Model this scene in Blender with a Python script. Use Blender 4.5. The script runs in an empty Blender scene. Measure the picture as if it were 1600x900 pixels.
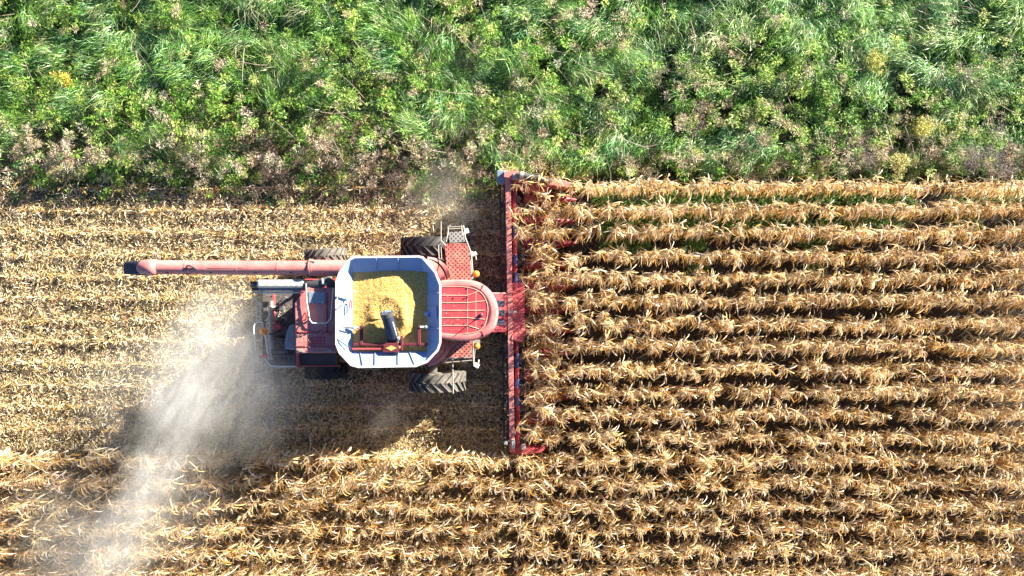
import bpy, math, random
import numpy as np
from mathutils import Vector, Matrix

R = math.radians
SC = bpy.context.scene
COL = SC.collection
random.seed(7)
rng = np.random.default_rng(11)

# ------------------------------------------------------------------ camera, sky, sun, exposure
CAM_H = 32.0
F_PX = 1430.0                       # focal length in photo pixels (1600 wide)
cam_d = bpy.data.cameras.new('camera')
cam = bpy.data.objects.new('camera', cam_d)
COL.objects.link(cam)
cam.location = (0, 0, CAM_H)
cam.rotation_euler = (0, 0, 0)
cam_d.sensor_width = 36.0
cam_d.lens = 36.0 * F_PX / 1600.0
cam_d.clip_end = 3000
SC.camera = cam

SUN_EL, SUN_DIR = R(17.6), Vector((0.786, 0.618, 0)).normalized()
sun_az = math.atan2(SUN_DIR.x, SUN_DIR.y)
world = bpy.data.worlds.new('World')
SC.world = world
world.use_nodes = True
nt = world.node_tree
bg = nt.nodes['Background']
sky = nt.nodes.new('ShaderNodeTexSky')
sky.sky_type = 'NISHITA'
sky.sun_disc = False
sky.sun_elevation = SUN_EL
sky.sun_rotation = sun_az
sky.ozone_density = 4.0
sky.dust_density = 0.2
sky.air_density = 0.6
nt.links.new(sky.outputs[0], bg.inputs[0])
bg.inputs[1].default_value = 0.05
sd = bpy.data.lights.new('sun', 'SUN')
sd.energy = 5.0
sd.angle = R(0.5)
sd.color = (1.0, 0.92, 0.79)
sun = bpy.data.objects.new('sun', sd)
COL.objects.link(sun)
d = Vector((-SUN_DIR.x * math.cos(SUN_EL), -SUN_DIR.y * math.cos(SUN_EL), -math.sin(SUN_EL)))
sun.rotation_euler = d.to_track_quat('-Z', 'Y').to_euler()
sun.location = (20, 16, 12)
SC.view_settings.view_transform = 'Standard'
SC.view_settings.look = 'None'
SC.view_settings.gamma = 1
SC.view_settings.exposure = 2.18
try:
    SC.cycles.volume_step_rate = 1.0
    SC.cycles.max_bounces = 6
    SC.cycles.diffuse_bounces = 3
    SC.cycles.volume_bounces = 1
except Exception:
    pass


def P(px, py, z):
    """plan position (metres) of a photo pixel at height z"""
    s = (CAM_H - z) / F_PX
    return ((px - 800) * s, (450 - py) * s, z)


# ------------------------------------------------------------------ tagging
def tag(o, label=None, cat=None, group=None, kind=None):
    if label: o['label'] = label
    if cat: o['category'] = cat
    if group: o['group'] = group
    if kind: o['kind'] = kind
    return o


def empty(name, loc=(0, 0, 0), parent=None):
    o = bpy.data.objects.new(name, None)
    o.empty_display_size = 0.3
    o.location = loc
    COL.objects.link(o)
    if parent: o.parent = parent
    return o


# ------------------------------------------------------------------ materials
def new_mat(name):
    m = bpy.data.materials.new(name)
    m.use_nodes = True
    n = m.node_tree.nodes
    return m, n, m.node_tree.links, n['Principled BSDF']


def noise(n, l, scale, detail=6, rough=0.6, vec=None, dist=0.0):
    t = n.new('ShaderNodeTexNoise')
    t.inputs['Scale'].default_value = scale
    t.inputs['Detail'].default_value = detail
    t.inputs['Roughness'].default_value = rough
    t.inputs['Distortion'].default_value = dist
    if vec is not None: l.new(vec, t.inputs['Vector'])
    return t


def ramp(n, l, src, stops):
    r = n.new('ShaderNodeValToRGB')
    e = r.color_ramp.elements
    while len(e) < len(stops): e.new(0.5)
    for k, (p, c) in enumerate(stops):
        e[k].position = p
        e[k].color = (c[0], c[1], c[2], 1) if not isinstance(c, float) else (c, c, c, 1)
    l.new(src, r.inputs[0])
    return r


def mixc(n, l, fac, a, b):
    m = n.new('ShaderNodeMix')
    m.data_type = 'RGBA'
    if isinstance(fac, float): m.inputs[0].default_value = fac
    else: l.new(fac, m.inputs[0])
    for k, v in ((6, a), (7, b)):
        if isinstance(v, tuple): m.inputs[k].default_value = (*v, 1)
        else: l.new(v, m.inputs[k])
    return m.outputs[2]


def paint(name, col, rough=0.5, dust=0.35, dustcol=(0.50, 0.36, 0.26), metal=0.0, scale=1.6, worn=None, scratch=0.25):
    m, n, l, b = new_mat(name)
    tc = n.new('ShaderNodeTexCoord')
    v = tc.outputs['Object']
    a = noise(n, l, scale, 8, 0.7, v)
    r1 = ramp(n, l, a.outputs[0], [(0.38, 0.0), (0.72, 1.0)])
    f = noise(n, l, 22, 5, 0.7, v)
    r2 = ramp(n, l, f.outputs[0], [(0.35, 0.25), (0.7, 1.0)])
    mul = n.new('ShaderNodeMath'); mul.operation = 'MULTIPLY'
    l.new(r1.outputs[0], mul.inputs[0]); l.new(r2.outputs[0], mul.inputs[1])
    mul2 = n.new('ShaderNodeMath'); mul2.operation = 'MULTIPLY'
    l.new(mul.outputs[0], mul2.inputs[0]); mul2.inputs[1].default_value = dust
    add = n.new('ShaderNodeMath'); add.operation = 'ADD'; add.use_clamp = True
    l.new(mul2.outputs[0], add.inputs[0]); add.inputs[1].default_value = dust * 0.3
    c = mixc(n, l, add.outputs[0], col, dustcol)
    # small chips and grime specks
    s = noise(n, l, 60, 3, 0.6, v)
    rs = ramp(n, l, s.outputs[0], [(0.66, 0.0), (0.74, 1.0)])
    ms = n.new('ShaderNodeMath'); ms.operation = 'MULTIPLY'
    l.new(rs.outputs[0], ms.inputs[0]); ms.inputs[1].default_value = scratch
    c = mixc(n, l, ms.outputs[0], c, tuple(x * 0.35 for x in col))
    l.new(c, b.inputs['Base Color'])
    rr = n.new('ShaderNodeMath'); rr.operation = 'MULTIPLY_ADD'
    l.new(add.outputs[0], rr.inputs[0]); rr.inputs[1].default_value = 0.35; rr.inputs[2].default_value = rough
    l.new(rr.outputs[0], b.inputs['Roughness'])
    b.inputs['Metallic'].default_value = metal
    bp = n.new('ShaderNodeBump'); bp.inputs['Strength'].default_value = 0.12; bp.inputs['Distance'].default_value = 0.02
    l.new(f.outputs[0], bp.inputs['Height']); l.new(bp.outputs[0], b.inputs['Normal'])
    return m


def leaf_mat(name, trans=0.35, rough=0.6, spec=0.3, hue_noise=0.0):
    """colour comes from the mesh's own per-leaf colour, thin leaves pass light"""
    m, n, l, b = new_mat(name)
    at = n.new('ShaderNodeAttribute'); at.attribute_name = 'col'
    l.new(at.outputs['Color'], b.inputs['Base Color'])
    b.inputs['Roughness'].default_value = rough
    b.inputs['Specular IOR Level'].default_value = spec
    t = n.new('ShaderNodeBsdfTranslucent')
    l.new(at.outputs['Color'], t.inputs['Color'])
    mx = n.new('ShaderNodeMixShader')
    mx.inputs[0].default_value = trans
    out = n['Material Output']
    l.new(b.outputs[0], mx.inputs[1]); l.new(t.outputs[0], mx.inputs[2])
    l.new(mx.outputs[0], out.inputs['Surface'])
    return m


M = {}
M['red'] = paint('faded_red_paint', (0.46, 0.035, 0.05), 0.40, 0.42, (0.62, 0.28, 0.26))
M['red_pale'] = paint('sun_bleached_red', (0.50, 0.10, 0.10), 0.42, 0.75, (0.68, 0.38, 0.32))
M['red_deep'] = paint('deep_red_paint', (0.30, 0.008, 0.028), 0.42, 0.25, (0.5, 0.25, 0.2))
M['tank'] = paint('blue_shade_tank_paint', (0.25, 0.38, 0.60), 0.5, 0.15, (0.50, 0.46, 0.42))  # off-white tank; the blue of its shaded walls is put into the paint
M['white'] = paint('white_rim_paint', (0.74, 0.75, 0.78), 0.4, 0.2, (0.6, 0.55, 0.5))
M['roofred'] = paint('roof_panel_red', (0.50, 0.03, 0.045), 0.4, 0.22, (0.62, 0.3, 0.28))
M['maroon'] = paint('shade_darkened_red_frame', (0.12, 0.008, 0.025), 0.5, 0.15, (0.4, 0.25, 0.15))  # red frame colour darkened in place of shade inside the tank
M['pale_rail'] = paint('pale_rail_paint', (0.66, 0.64, 0.58), 0.4, 0.2, (0.6, 0.52, 0.4))
M['cream'] = paint('pale_roof_ridges', (0.62, 0.30, 0.22), 0.6, 0.4, (0.66, 0.5, 0.34))  # ridges and seams paler than the roof panel
M['grey'] = paint('light_grey_metal', (0.50, 0.54, 0.49), 0.45, 0.3, (0.5, 0.45, 0.36))
M['steel'] = paint('galvanised_rail', (0.40, 0.38, 0.34), 0.4, 0.45, (0.45, 0.37, 0.27), metal=0.3)
M['dark'] = paint('dark_machine_metal', (0.035, 0.04, 0.05), 0.5, 0.35, (0.22, 0.19, 0.15))
M['bay'] = paint('engine_bay_metal', (0.05, 0.055, 0.065), 0.55, 0.5, (0.25, 0.22, 0.18))
M['navy'] = paint('dark_blue_rubber', (0.010, 0.018, 0.045), 0.65, 0.05, (0.2, 0.2, 0.22))
M['bluebox'] = paint('blue_grey_plastic', (0.16, 0.24, 0.33), 0.45, 0.4, (0.4, 0.4, 0.4))
M['blueshaft'] = paint('blue_painted_shaft', (0.015, 0.03, 0.15), 0.4, 0.2, (0.4, 0.3, 0.3))
M['tyre'] = paint('dusty_tyre_rubber', (0.012, 0.013, 0.016), 0.6, 0.12, (0.32, 0.27, 0.20), scale=2.5)
M['tyre_dusty'] = paint('clay_caked_tyre', (0.03, 0.03, 0.03), 0.8, 0.6, (0.38, 0.34, 0.28), scale=3)
M['rim'] = paint('wheel_rim_paint', (0.50, 0.44, 0.30), 0.5, 0.4)
M['glass'] = None
m, n, l, b = new_mat('orange_beacon_plastic')
b.inputs['Base Color'].default_value = (0.85, 0.28, 0.03, 1); b.inputs['Roughness'].default_value = 0.25
b.inputs['Coat Weight'].default_value = 0.5
M['orange'] = m
m, n, l, b = new_mat('tinted_cab_glass')
b.inputs['Base Color'].default_value = (0.02, 0.03, 0.04, 1); b.inputs['Roughness'].default_value = 0.06
M['glass'] = m


def deck_mat():
    m, n, l, b = new_mat('perforated_red_deck')
    tc = n.new('ShaderNodeTexCoord')
    mp = n.new('ShaderNodeMapping')
    mp.inputs['Rotation'].default_value = (0, 0, R(45))
    mp.inputs['Scale'].default_value = (9.5, 9.5, 9.5)
    l.new(tc.outputs['Object'], mp.inputs[0])
    fr = n.new('ShaderNodeVectorMath'); fr.operation = 'FRACTION'
    l.new(mp.outputs[0], fr.inputs[0])
    sb = n.new('ShaderNodeVectorMath'); sb.operation = 'SUBTRACT'; sb.inputs[1].default_value = (0.5, 0.5, 0)
    l.new(fr.outputs[0], sb.inputs[0])
    ml = n.new('ShaderNodeVectorMath'); ml.operation = 'MULTIPLY'; ml.inputs[1].default_value = (1, 1, 0)
    l.new(sb.outputs[0], ml.inputs[0])
    ln = n.new('ShaderNodeVectorMath'); ln.operation = 'LENGTH'
    l.new(ml.outputs[0], ln.inputs[0])
    lt = n.new('ShaderNodeMath'); lt.operation = 'LESS_THAN'; lt.inputs[1].default_value = 0.27
    l.new(ln.outputs['Value'], lt.inputs[0])
    ns = noise(n, l, 2.5, 6, 0.7, tc.outputs['Object'])
    base = ramp(n, l, ns.outputs[0], [(0.35, (0.42, 0.075, 0.065)), (0.7, (0.58, 0.27, 0.21))])
    c = mixc(n, l, lt.outputs[0], base.outputs[0], (0.06, 0.02, 0.02))
    l.new(c, b.inputs['Base Color'])
    b.inputs['Roughness'].default_value = 0.6
    return m


M['deck'] = deck_mat()


def deck_grey():
    m = M['deck'].copy(); m.name = 'perforated_grey_step'
    for nd in m.node_tree.nodes:
        if nd.type == 'VALTORGB':
            nd.color_ramp.elements[0].color = (0.22, 0.24, 0.23, 1)
            nd.color_ramp.elements[1].color = (0.34, 0.34, 0.32, 1)
    return m


M['deck_grey'] = deck_grey()


def grain_mat():
    m, n, l, b = new_mat('corn_kernels')
    tc = n.new('ShaderNodeTexCoord')
    v = tc.outputs['Object']
    vo = n.new('ShaderNodeTexVoronoi'); vo.inputs['Scale'].default_value = 55
    l.new(v, vo.inputs['Vector'])
    sep = n.new('ShaderNodeSeparateColor'); l.new(vo.outputs['Color'], sep.inputs[0])
    r = ramp(n, l, sep.outputs[0], [(0.0, (0.50, 0.22, 0.03)), (0.3, (0.80, 0.45, 0.08)), (0.8, (0.88, 0.57, 0.16)), (1.0, (0.92, 0.78, 0.45))])
    big = noise(n, l, 30, 6, 0.8, v)
    rb = ramp(n, l, big.outputs[0], [(0.33, (0.45, 0.25, 0.06)), (0.55, (1, 1, 1))])
    mm = n.new('ShaderNodeMix'); mm.data_type = 'RGBA'; mm.blend_type = 'MULTIPLY'; mm.inputs[0].default_value = 0.45
    l.new(r.outputs[0], mm.inputs[6]); l.new(rb.outputs[0], mm.inputs[7])
    l.new(mm.outputs[2], b.inputs['Base Color'])
    b.inputs['Roughness'].default_value = 0.55
    bp = n.new('ShaderNodeBump'); bp.inputs['Strength'].default_value = 0.7; bp.inputs['Distance'].default_value = 0.02
    l.new(vo.outputs['Distance'], bp.inputs['Height']); bp.invert = True
    l.new(bp.outputs[0], b.inputs['Normal'])
    return m


M['grain'] = grain_mat()
M['corn'] = leaf_mat('dry_corn_leaf', 0.30)
M['grass'] = leaf_mat('grass_blade', 0.30, 0.4, 0.5)
M['weed'] = leaf_mat('weed_leaf', 0.30, 0.5, 0.4)
M['dry'] = leaf_mat('dry_weed', 0.2, 0.8, 0.1)
M['straw'] = leaf_mat('straw', 0.15, 0.7, 0.3)


def ground_mat():
    m, n, l, b = new_mat('field_soil')
    tc = n.new('ShaderNodeTexCoord')
    v = tc.outputs['Object']
    a = noise(n, l, 14, 8, 0.75, v)
    soil = ramp(n, l, a.outputs[0], [(0.3, (0.015, 0.012, 0.010)), (0.5, (0.045, 0.034, 0.025)), (0.72, (0.11, 0.08, 0.05))])
    # trampled straw litter on the cut side
    sx = n.new('ShaderNodeSeparateXYZ'); l.new(v, sx.inputs[0])
    mr = n.new('ShaderNodeMapRange'); mr.interpolation_type = 'SMOOTHSTEP'
    mr.inputs[1].default_value = 0.3; mr.inputs[2].default_value = -0.6
    l.new(sx.outputs[0], mr.inputs[0])
    w = noise(n, l, 9, 8, 0.8, v, 0.6)
    lit = ramp(n, l, w.outputs[0], [(0.42, 0.0), (0.62, 1.0)])
    mu = n.new('ShaderNodeMath'); mu.operation = 'MULTIPLY'
    l.new(mr.outputs[0], mu.inputs[0]); l.new(lit.outputs[0], mu.inputs[1])
    mu2 = n.new('ShaderNodeMath'); mu2.operation = 'MULTIPLY'; mu2.inputs[1].default_value = 0.7
    l.new(mu.outputs[0], mu2.inputs[0])
    c = mixc(n, l, mu2.outputs[0], soil.outputs[0], (0.46, 0.34, 0.18))
    l.new(c, b.inputs['Base Color'])
    b.inputs['Roughness'].default_value = 0.95
    bp = n.new('ShaderNodeBump'); bp.inputs['Strength'].default_value = 0.8; bp.inputs['Distance'].default_value = 0.06
    l.new(a.outputs[0], bp.inputs['Height']); l.new(bp.outputs[0], b.inputs['Normal'])
    return m


M['ground'] = ground_mat()


# ------------------------------------------------------------------ mesh builder for the machine
class MB:
    def __init__(s):
        s.v = []; s.f = []

    def add(s, vs, fs):
        o = len(s.v)
        s.v += [tuple(x) for x in vs]
        s.f += [tuple(i + o for i in f) for f in fs]
        return s

    def hexa(s, p):       # 8 points: bottom loop, top loop
        return s.add(p, [(3, 2, 1, 0), (4, 5, 6, 7), (0, 1, 5, 4), (1, 2, 6, 5), (2, 3, 7, 6), (3, 0, 4, 7)])

    def box(s, c, size, rz=0.0, ry=0.0, rx=0.0):
        mt = Matrix.Translation(c) @ Matrix.Rotation(rz, 4, 'Z') @ Matrix.Rotation(ry, 4, 'Y') @ Matrix.Rotation(rx, 4, 'X')
        a, b_, c_ = (q / 2 for q in size)
        pts = [(-a, -b_, -c_), (a, -b_, -c_), (a, b_, -c_), (-a, b_, -c_), (-a, -b_, c_), (a, -b_, c_), (a, b_, c_), (-a, b_, c_)]
        return s.hexa([mt @ Vector(q) for q in pts])

    def prism(s, poly, z0, z1, top=None):
        """poly ccw list of (x,y); top optional poly for the upper loop"""
        n_ = len(poly)
        top = top or poly
        area = sum(poly[i][0] * poly[(i + 1) % n_][1] - poly[(i + 1) % n_][0] * poly[i][1] for i in range(n_))
        if area < 0: poly = poly[::-1]; top = top[::-1]
        vs = [(p[0], p[1], z0) for p in poly] + [(p[0], p[1], z1) for p in top]
        fs = [tuple(range(n_))[::-1], tuple(range(n_, 2 * n_))] + [(i, (i + 1) % n_, n_ + (i + 1) % n_, n_ + i) for i in range(n_)]
        return s.add(vs, fs)

    def loft(s, rings, cap0=True, cap1=True, closed=True):
        n_ = len(rings[0]); o = []
        vs = [p for r in rings for p in r]
        fs = []
        for k in range(len(rings) - 1):
            for i in range(n_ if closed else n_ - 1):
                j = (i + 1) % n_
                fs.append((k * n_ + i, k * n_ + j, (k + 1) * n_ + j, (k + 1) * n_ + i))
        if cap0: fs.append(tuple(range(n_))[::-1])
        if cap1: fs.append(tuple(range((len(rings) - 1) * n_, len(rings) * n_)))
        return s.add(vs, fs)

    def tube(s, pts, r, seg=10, caps=True):
        pts = [Vector(p) for p in pts]
        rr = r if isinstance(r, (list, tuple)) else [r] * len(pts)
        rings = []
        t0 = (pts[1] - pts[0]).normalized()
        ref = Vector((0, 0, 1)) if abs(t0.z) < 0.9 else Vector((1, 0, 0))
        nrm = t0.cross(ref).normalized()
        for i, p in enumerate(pts):
            if i == 0: t = pts[1] - p
            elif i == len(pts) - 1: t = p - pts[i - 1]
            else: t = (pts[i + 1] - p).normalized() + (p - pts[i - 1]).normalized()
            t.normalize()
            nrm = (nrm - t * nrm.dot(t)).normalized()
            bn = t.cross(nrm)
            rings.append([tuple(p + (nrm * math.cos(a) + bn * math.sin(a)) * rr[i]) for a in [2 * math.pi * k / seg for k in range(seg)]])
        return s.loft(rings, caps, caps)

    def ball(s, c, r, sz=1.0, u=12, w=8):
        rings = []
        for j in range(w + 1):
            a = -math.pi / 2 + math.pi * j / w
            q = max(math.cos(a), 0.02)
            rings.append([(c[0] + r * q * math.cos(2 * math.pi * k / u), c[1] + r * q * math.sin(2 * math.pi * k / u), c[2] + r * sz * math.sin(a)) for k in range(u)])
        return s.loft(rings)

    def build(s, name, mat, parent=None, bevel=0.0, smooth=False, solid=0.0):
        me = bpy.data.meshes.new(name)
        me.from_pydata(s.v, [], s.f)
        me.validate(); me.update()
        o = bpy.data.objects.new(name, me)
        me.materials.append(mat)
        COL.objects.link(o)
        if smooth:
            for p in me.polygons: p.use_smooth = True
            try: me.set_sharp_from_angle(angle=R(40))
            except Exception: pass
        if solid:
            sm = o.modifiers.new('solid', 'SOLIDIFY'); sm.thickness = solid; sm.offset = 0
        if bevel:
            bm_ = o.modifiers.new('bevel', 'BEVEL'); bm_.width = bevel; bm_.segments = 2; bm_.limit_method = 'ANGLE'
        if parent: o.parent = parent
        return o


def PP(pts, z):
    return [P(x, y, z)[:2] for x, y in pts]


def smooth_path(pts, n=6):
    """Catmull-Rom through points"""
    p = [Vector(q) for q in pts]
    p = [p[0] * 2 - p[1]] + p + [p[-1] * 2 - p[-2]]
    out = []
    for i in range(1, len(p) - 2):
        for k in range(n):
            t = k / n
            out.append(0.5 * ((2 * p[i]) + (-p[i - 1] + p[i + 1]) * t + (2 * p[i - 1] - 5 * p[i] + 4 * p[i + 1] - p[i + 2]) * t * t + (-p[i - 1] + 3 * p[i] - 3 * p[i + 1] + p[i + 2]) * t ** 3))
    out.append(p[-2])
    return out


# ------------------------------------------------------------------ numpy strips (leaves, blades, straw)
def strips(p0, az, el0, el1, L, W, nseg, roll=None, twist=None, curl=None, power=1.0, prof='leaf', col=None, zmin=None):
    N = len(az)
    z = np.zeros(N)
    roll = z if roll is None else roll
    twist = z if twist is None else twist
    curl = z if curl is None else curl
    s = np.linspace(0, 1, nseg + 1)[None, :]
    sm = (s[:, :-1] + s[:, 1:]) / 2
    el = el0[:, None] + (el1 - el0)[:, None] * sm ** power
    aa = az[:, None] + curl[:, None] * sm
    dr = np.stack([np.cos(el) * np.cos(aa), np.cos(el) * np.sin(aa), np.sin(el)], -1)
    step = dr * (L / nseg)[:, None, None]
    pos = np.concatenate([np.zeros((N, 1, 3)), np.cumsum(step, 1)], 1) + p0[:, None, :]
    if zmin is not None:
        pos[..., 2] = np.maximum(pos[..., 2], zmin + 0.02 * rng.random(pos.shape[:2]))
    eln = el0[:, None] + (el1 - el0)[:, None] * s ** power
    an = az[:, None] + curl[:, None] * s
    dn = np.stack([np.cos(eln) * np.cos(an), np.cos(eln) * np.sin(an), np.sin(eln)], -1)
    side = np.stack([-np.sin(an), np.cos(an), np.zeros_like(an)], -1)
    up = np.cross(dn, side)
    ro = roll[:, None] + twist[:, None] * s
    w = side * np.cos(ro)[..., None] + up * np.sin(ro)[..., None]
    if prof == 'leaf': pf = np.clip(0.45 + 2.2 * s, 0, 1) * np.clip((1.02 - s) * 2.2, 0.04, 1)
    elif prof == 'blade': pf = (1.0 - 0.92 * s)
    elif prof == 'oval': pf = np.sin(np.pi * np.clip(0.06 + 0.9 * s, 0, 1))
    else: pf = np.ones_like(s)
    hw = (W[:, None] * pf / 2)[..., None]
    v = np.stack([pos - w * hw, pos + w * hw], 2).reshape(N * (nseg + 1) * 2, 3)
    i = (np.arange(N) * (nseg + 1) * 2)[:, None] + (np.arange(nseg) * 2)[None, :]
    f = np.stack([i, i + 1, i + 3, i + 2], -1).reshape(-1, 4)
    c = None
    if col is not None:
        c = np.repeat(col, (nseg + 1) * 2, axis=0)
    return v, f, c


class NM:
    """collects numpy geometry into one mesh"""
    def __init__(s): s.v = []; s.f = []; s.c = []; s.n = 0

    def add(s, vfc):
        v, f, c = vfc
        s.v.append(v); s.f.append(f + s.n); s.c.append(c); s.n += len(v)

    def mesh(s, name, mat):
        v = np.concatenate(s.v).astype(np.float32); f = np.concatenate(s.f).astype(np.int32); c = np.concatenate(s.c)
        me = bpy.data.meshes.new(name)
        me.vertices.add(len(v)); me.vertices.foreach_set('co', v.ravel())
        me.loops.add(f.size); me.loops.foreach_set('vertex_index', f.ravel())
        me.polygons.add(len(f)); me.polygons.foreach_set('loop_start', np.arange(0, f.size, 4, dtype=np.int32))
        me.polygons.foreach_set('loop_total', np.full(len(f), 4, dtype=np.int32))
        a = me.attributes.new('col', 'FLOAT_COLOR', 'POINT')
        cc = np.ones((len(v), 4), dtype=np.float32); cc[:, :3] = np.clip(c, 0, 1)
        a.data.foreach_set('color', cc.ravel())
        me.materials.append(mat)
        me.update(calc_edges=True)
        me.polygons.foreach_set('use_smooth', np.ones(len(f), dtype=bool))
        return me

    def obj(s, name, mat, parent=None):
        o = bpy.data.objects.new(name, s.mesh(name, mat))
        COL.objects.link(o)
        if parent: o.parent = parent
        return o


def palette(N, cols, weights, jit=0.12):
    cols = np.array(cols)
    k = rng.choice(len(cols), N, p=np.array(weights) / sum(weights))
    return cols[k] * (1 + jit * rng.standard_normal((N, 1))) * (1 + 0.04 * rng.standard_normal((N, 3)))


def U(a, b, N): return rng.uniform(a, b, N)


def vnoise(x, y, scale, seed=0):
    """smooth value noise 0..1"""
    g = np.random.default_rng(seed).random((128, 128))
    X = (x / scale) % 127; Y = (y / scale) % 127
    i = np.floor(X).astype(int); j = np.floor(Y).astype(int)
    u = X - i; w = Y - j
    u = u * u * (3 - 2 * u); w = w * w * (3 - 2 * w)
    i2 = (i + 1) % 128; j2 = (j + 1) % 128
    return (g[i, j] * (1 - u) + g[i2, j] * u) * (1 - w) + (g[i, j2] * (1 - u) + g[i2, j2] * u) * w


# ------------------------------------------------------------------ ground
g = MB()
g.add([(-600, -600, 0), (600, -600, 0), (600, 600, 0), (-600, 600, 0)], [(0, 1, 2, 3)])
tag(g.build('ground', M['ground']), 'dark field soil under crop, straw and weeds', 'ground', kind='structure')

# ------------------------------------------------------------------ corn
CORN_COLS = [(0.84, 0.65, 0.38), (0.76, 0.50, 0.20), (0.60, 0.33, 0.07), (0.90, 0.79, 0.62), (0.30, 0.16, 0.05)]
CORN_W = [4.5, 4, 3.2, 3, 2]
ROW0, ROWD = 0.42, 0.76


def corn_variant():
    """stalk, leaves, ear as separate geometry in local space"""
    h = random.uniform(1.85, 2.25)
    lean = (random.gauss(0, 0.05), random.gauss(0, 0.04))

    def at(z): return np.array([lean[0] * z, lean[1] * z, z])
    st, lf, er = NM(), NM(), NM()
    # stalk: hexagonal taper as three crossing-free quads rings
    seg, rings = 6, []
    for k in range(6):
        z = h * k / 5
        r = 0.014 * (1 - 0.6 * k / 5)
        c = at(z)
        rings.append(np.array([[c[0] + r * math.cos(2 * math.pi * a / seg), c[1] + r * math.sin(2 * math.pi * a / seg), z] for a in range(seg)]))
    v = np.concatenate(rings)
    f = np.array([[k * seg + a, k * seg + (a + 1) % seg, (k + 1) * seg + (a + 1) % seg, (k + 1) * seg + a] for k in range(5) for a in range(seg)])
    st.add((v, f, np.tile(np.array([[0.50, 0.36, 0.17]]), (len(v), 1))))
    N = random.randint(21, 26)
    z0 = np.linspace(0.75, h * 0.98, N) + U(-0.04, 0.04, N)
    base = random.uniform(0, math.pi)
    az = np.where(rng.random(N) < 0.66, rng.normal(-1.66, 0.5, N), rng.choice([-0.25, np.pi + 0.25], N) + rng.normal(0, 0.5, N))
    p0 = np.stack([lean[0] * z0, lean[1] * z0, z0], 1)
    topf = z0 / h
    L = U(0.38, 0.80, N) * (1.05 - 0.15 * topf)
    el0 = U(0.9, 1.5, N); el1 = U(-1.75, -1.4, N)
    lf.add(strips(p0 , az, el0, el1, L, U(0.016, 0.034, N), 10, roll=rng.normal(0, 0.4, N), twist=rng.normal(0, 1.3, N),
                  curl=rng.normal(0, 0.7, N), power=0.45, col=palette(N, CORN_COLS, CORN_W), prof='leaf'))
    # broken leaf tops and tassel
    K = 7
    lf.add(strips(np.tile(at(h), (K, 1)), U(0, 6.3, K), U(0.5, 1.4, K), U(-0.6, 0.9, K), U(0.12, 0.26, K), U(0.008, 0.014, K), 3,
                  col=palette(K, [(0.62, 0.48, 0.28), (0.5, 0.36, 0.2)], [1, 1]), prof='flat'))
    # ear hanging in its husk
    a = random.uniform(0, 6.28); zc = random.uniform(0.75, 1.05)
    for q in range(6):
        er.add(strips(np.array([at(zc)]) + 0.012 * rng.standard_normal((1, 3)), np.array([a + random.gauss(0, 0.12)]), np.array([random.uniform(-0.1, 0.5)]),
                      np.array([-1.35]), np.array([random.uniform(0.2, 0.27)]), np.array([0.05]), 4, roll=np.array([q * 1.05]),
                      col=palette(1, [(0.76, 0.66, 0.48)], [1]), prof='oval'))
    return st, lf, er


variants = [corn_variant() for _ in range(14)]


def flat(nm): return np.concatenate(nm.v), np.concatenate(nm.f), np.concatenate(nm.c)


var_geo = []
for st, lf, er in variants:
    m_ = NM()
    for q in (st, lf, er): m_.add(flat(q))
    var_geo.append(flat(m_))
var_mesh = [(st.mesh('stalk', M['corn']), lf.mesh('leaves', M['corn']), er.mesh('ear', M['corn'])) for st, lf, er in variants]

plants = []      # (x, y, row, index in row)
for k in range(4, -16, -1):
    y = ROW0 + ROWD * k
    x = (0.62 if k >= -7 else -19.5) + random.uniform(0, 0.1)
    idx = 0
    while x < 19.5:
        if random.random() > (0.04 if vnoise(np.array([x + 60]), np.array([y * 3 + 60]), 1.1, 77)[0] < 0.8 else 0.4):
            idx += 1
            plants.append((x, y + random.gauss(0, 0.035), k, idx))
        x += random.uniform(0.12, 0.21)
order = sorted(range(len(plants)), key=lambda i: plants[i][0] ** 2 + plants[i][1] ** 2)
single = set(order[:300])
ORD = ['', 'first', 'second', 'third', 'fourth', 'fifth', 'sixth', 'seventh', 'eighth', 'ninth', 'tenth', 'eleventh', 'twelfth']


def ordinal(n_):
    if n_ <= 12: return ORD[n_]
    return str(n_) + ('st' if n_ % 10 == 1 and n_ != 11 else 'nd' if n_ % 10 == 2 and n_ != 12 else 'rd' if n_ % 10 == 3 and n_ != 13 else 'th')


crop = NM()
for i, (x, y, k, idx) in enumerate(plants):
    vi = random.randrange(len(variants))
    rz = random.gauss(-0.15 if x < 0 else 0.0, 0.32) + (random.uniform(-2, 2) if random.random() < 0.06 else 0)
    s = random.uniform(0.88, 1.10)
    wild = x < 1.8 and k >= -7
    tx, ty = random.gauss(0, 0.05), random.gauss(0, 0.045)
    if wild:
        ty += random.gauss(0, 0.09); tx += random.gauss(-0.10, 0.16); s *= 0.92
    if i in single:
        o = empty('corn_plant', (x, y, 0))
        o.rotation_euler = (ty * -1, tx, rz * 1.0)
        o.rotation_mode = 'XYZ'
        o.scale = (s, s, s)
        row = 5 - k
        tag(o, 'dry corn plant, %s from the red header in the %s corn row from the top' % (ordinal(idx), ordinal(row)), 'corn plant', 'dry corn plants standing in rows ahead of the header')
        for nm_, me in zip(('stalk', 'leaves', 'ear'), var_mesh[vi]):
            c_ = bpy.data.objects.new(nm_, me)
            COL.objects.link(c_); c_.parent = o
    else:
        v, f, c = var_geo[vi]
        rm = (Matrix.Rotation(rz, 3, 'Z'))
        rt = Matrix.Rotation(tx, 3, 'Y') @ Matrix.Rotation(-ty, 3, 'X') @ rm
        A = np.array(rt) * s
        crop.add((v @ A.T + np.array([x, y, 0]), f, c * (1 + 0.08 * rng.standard_normal())))
tag(crop.obj('corn_crop', M['corn']), 'mass of dry corn in long parallel rows filling the rest of the field', 'corn crop', kind='stuff')

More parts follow.
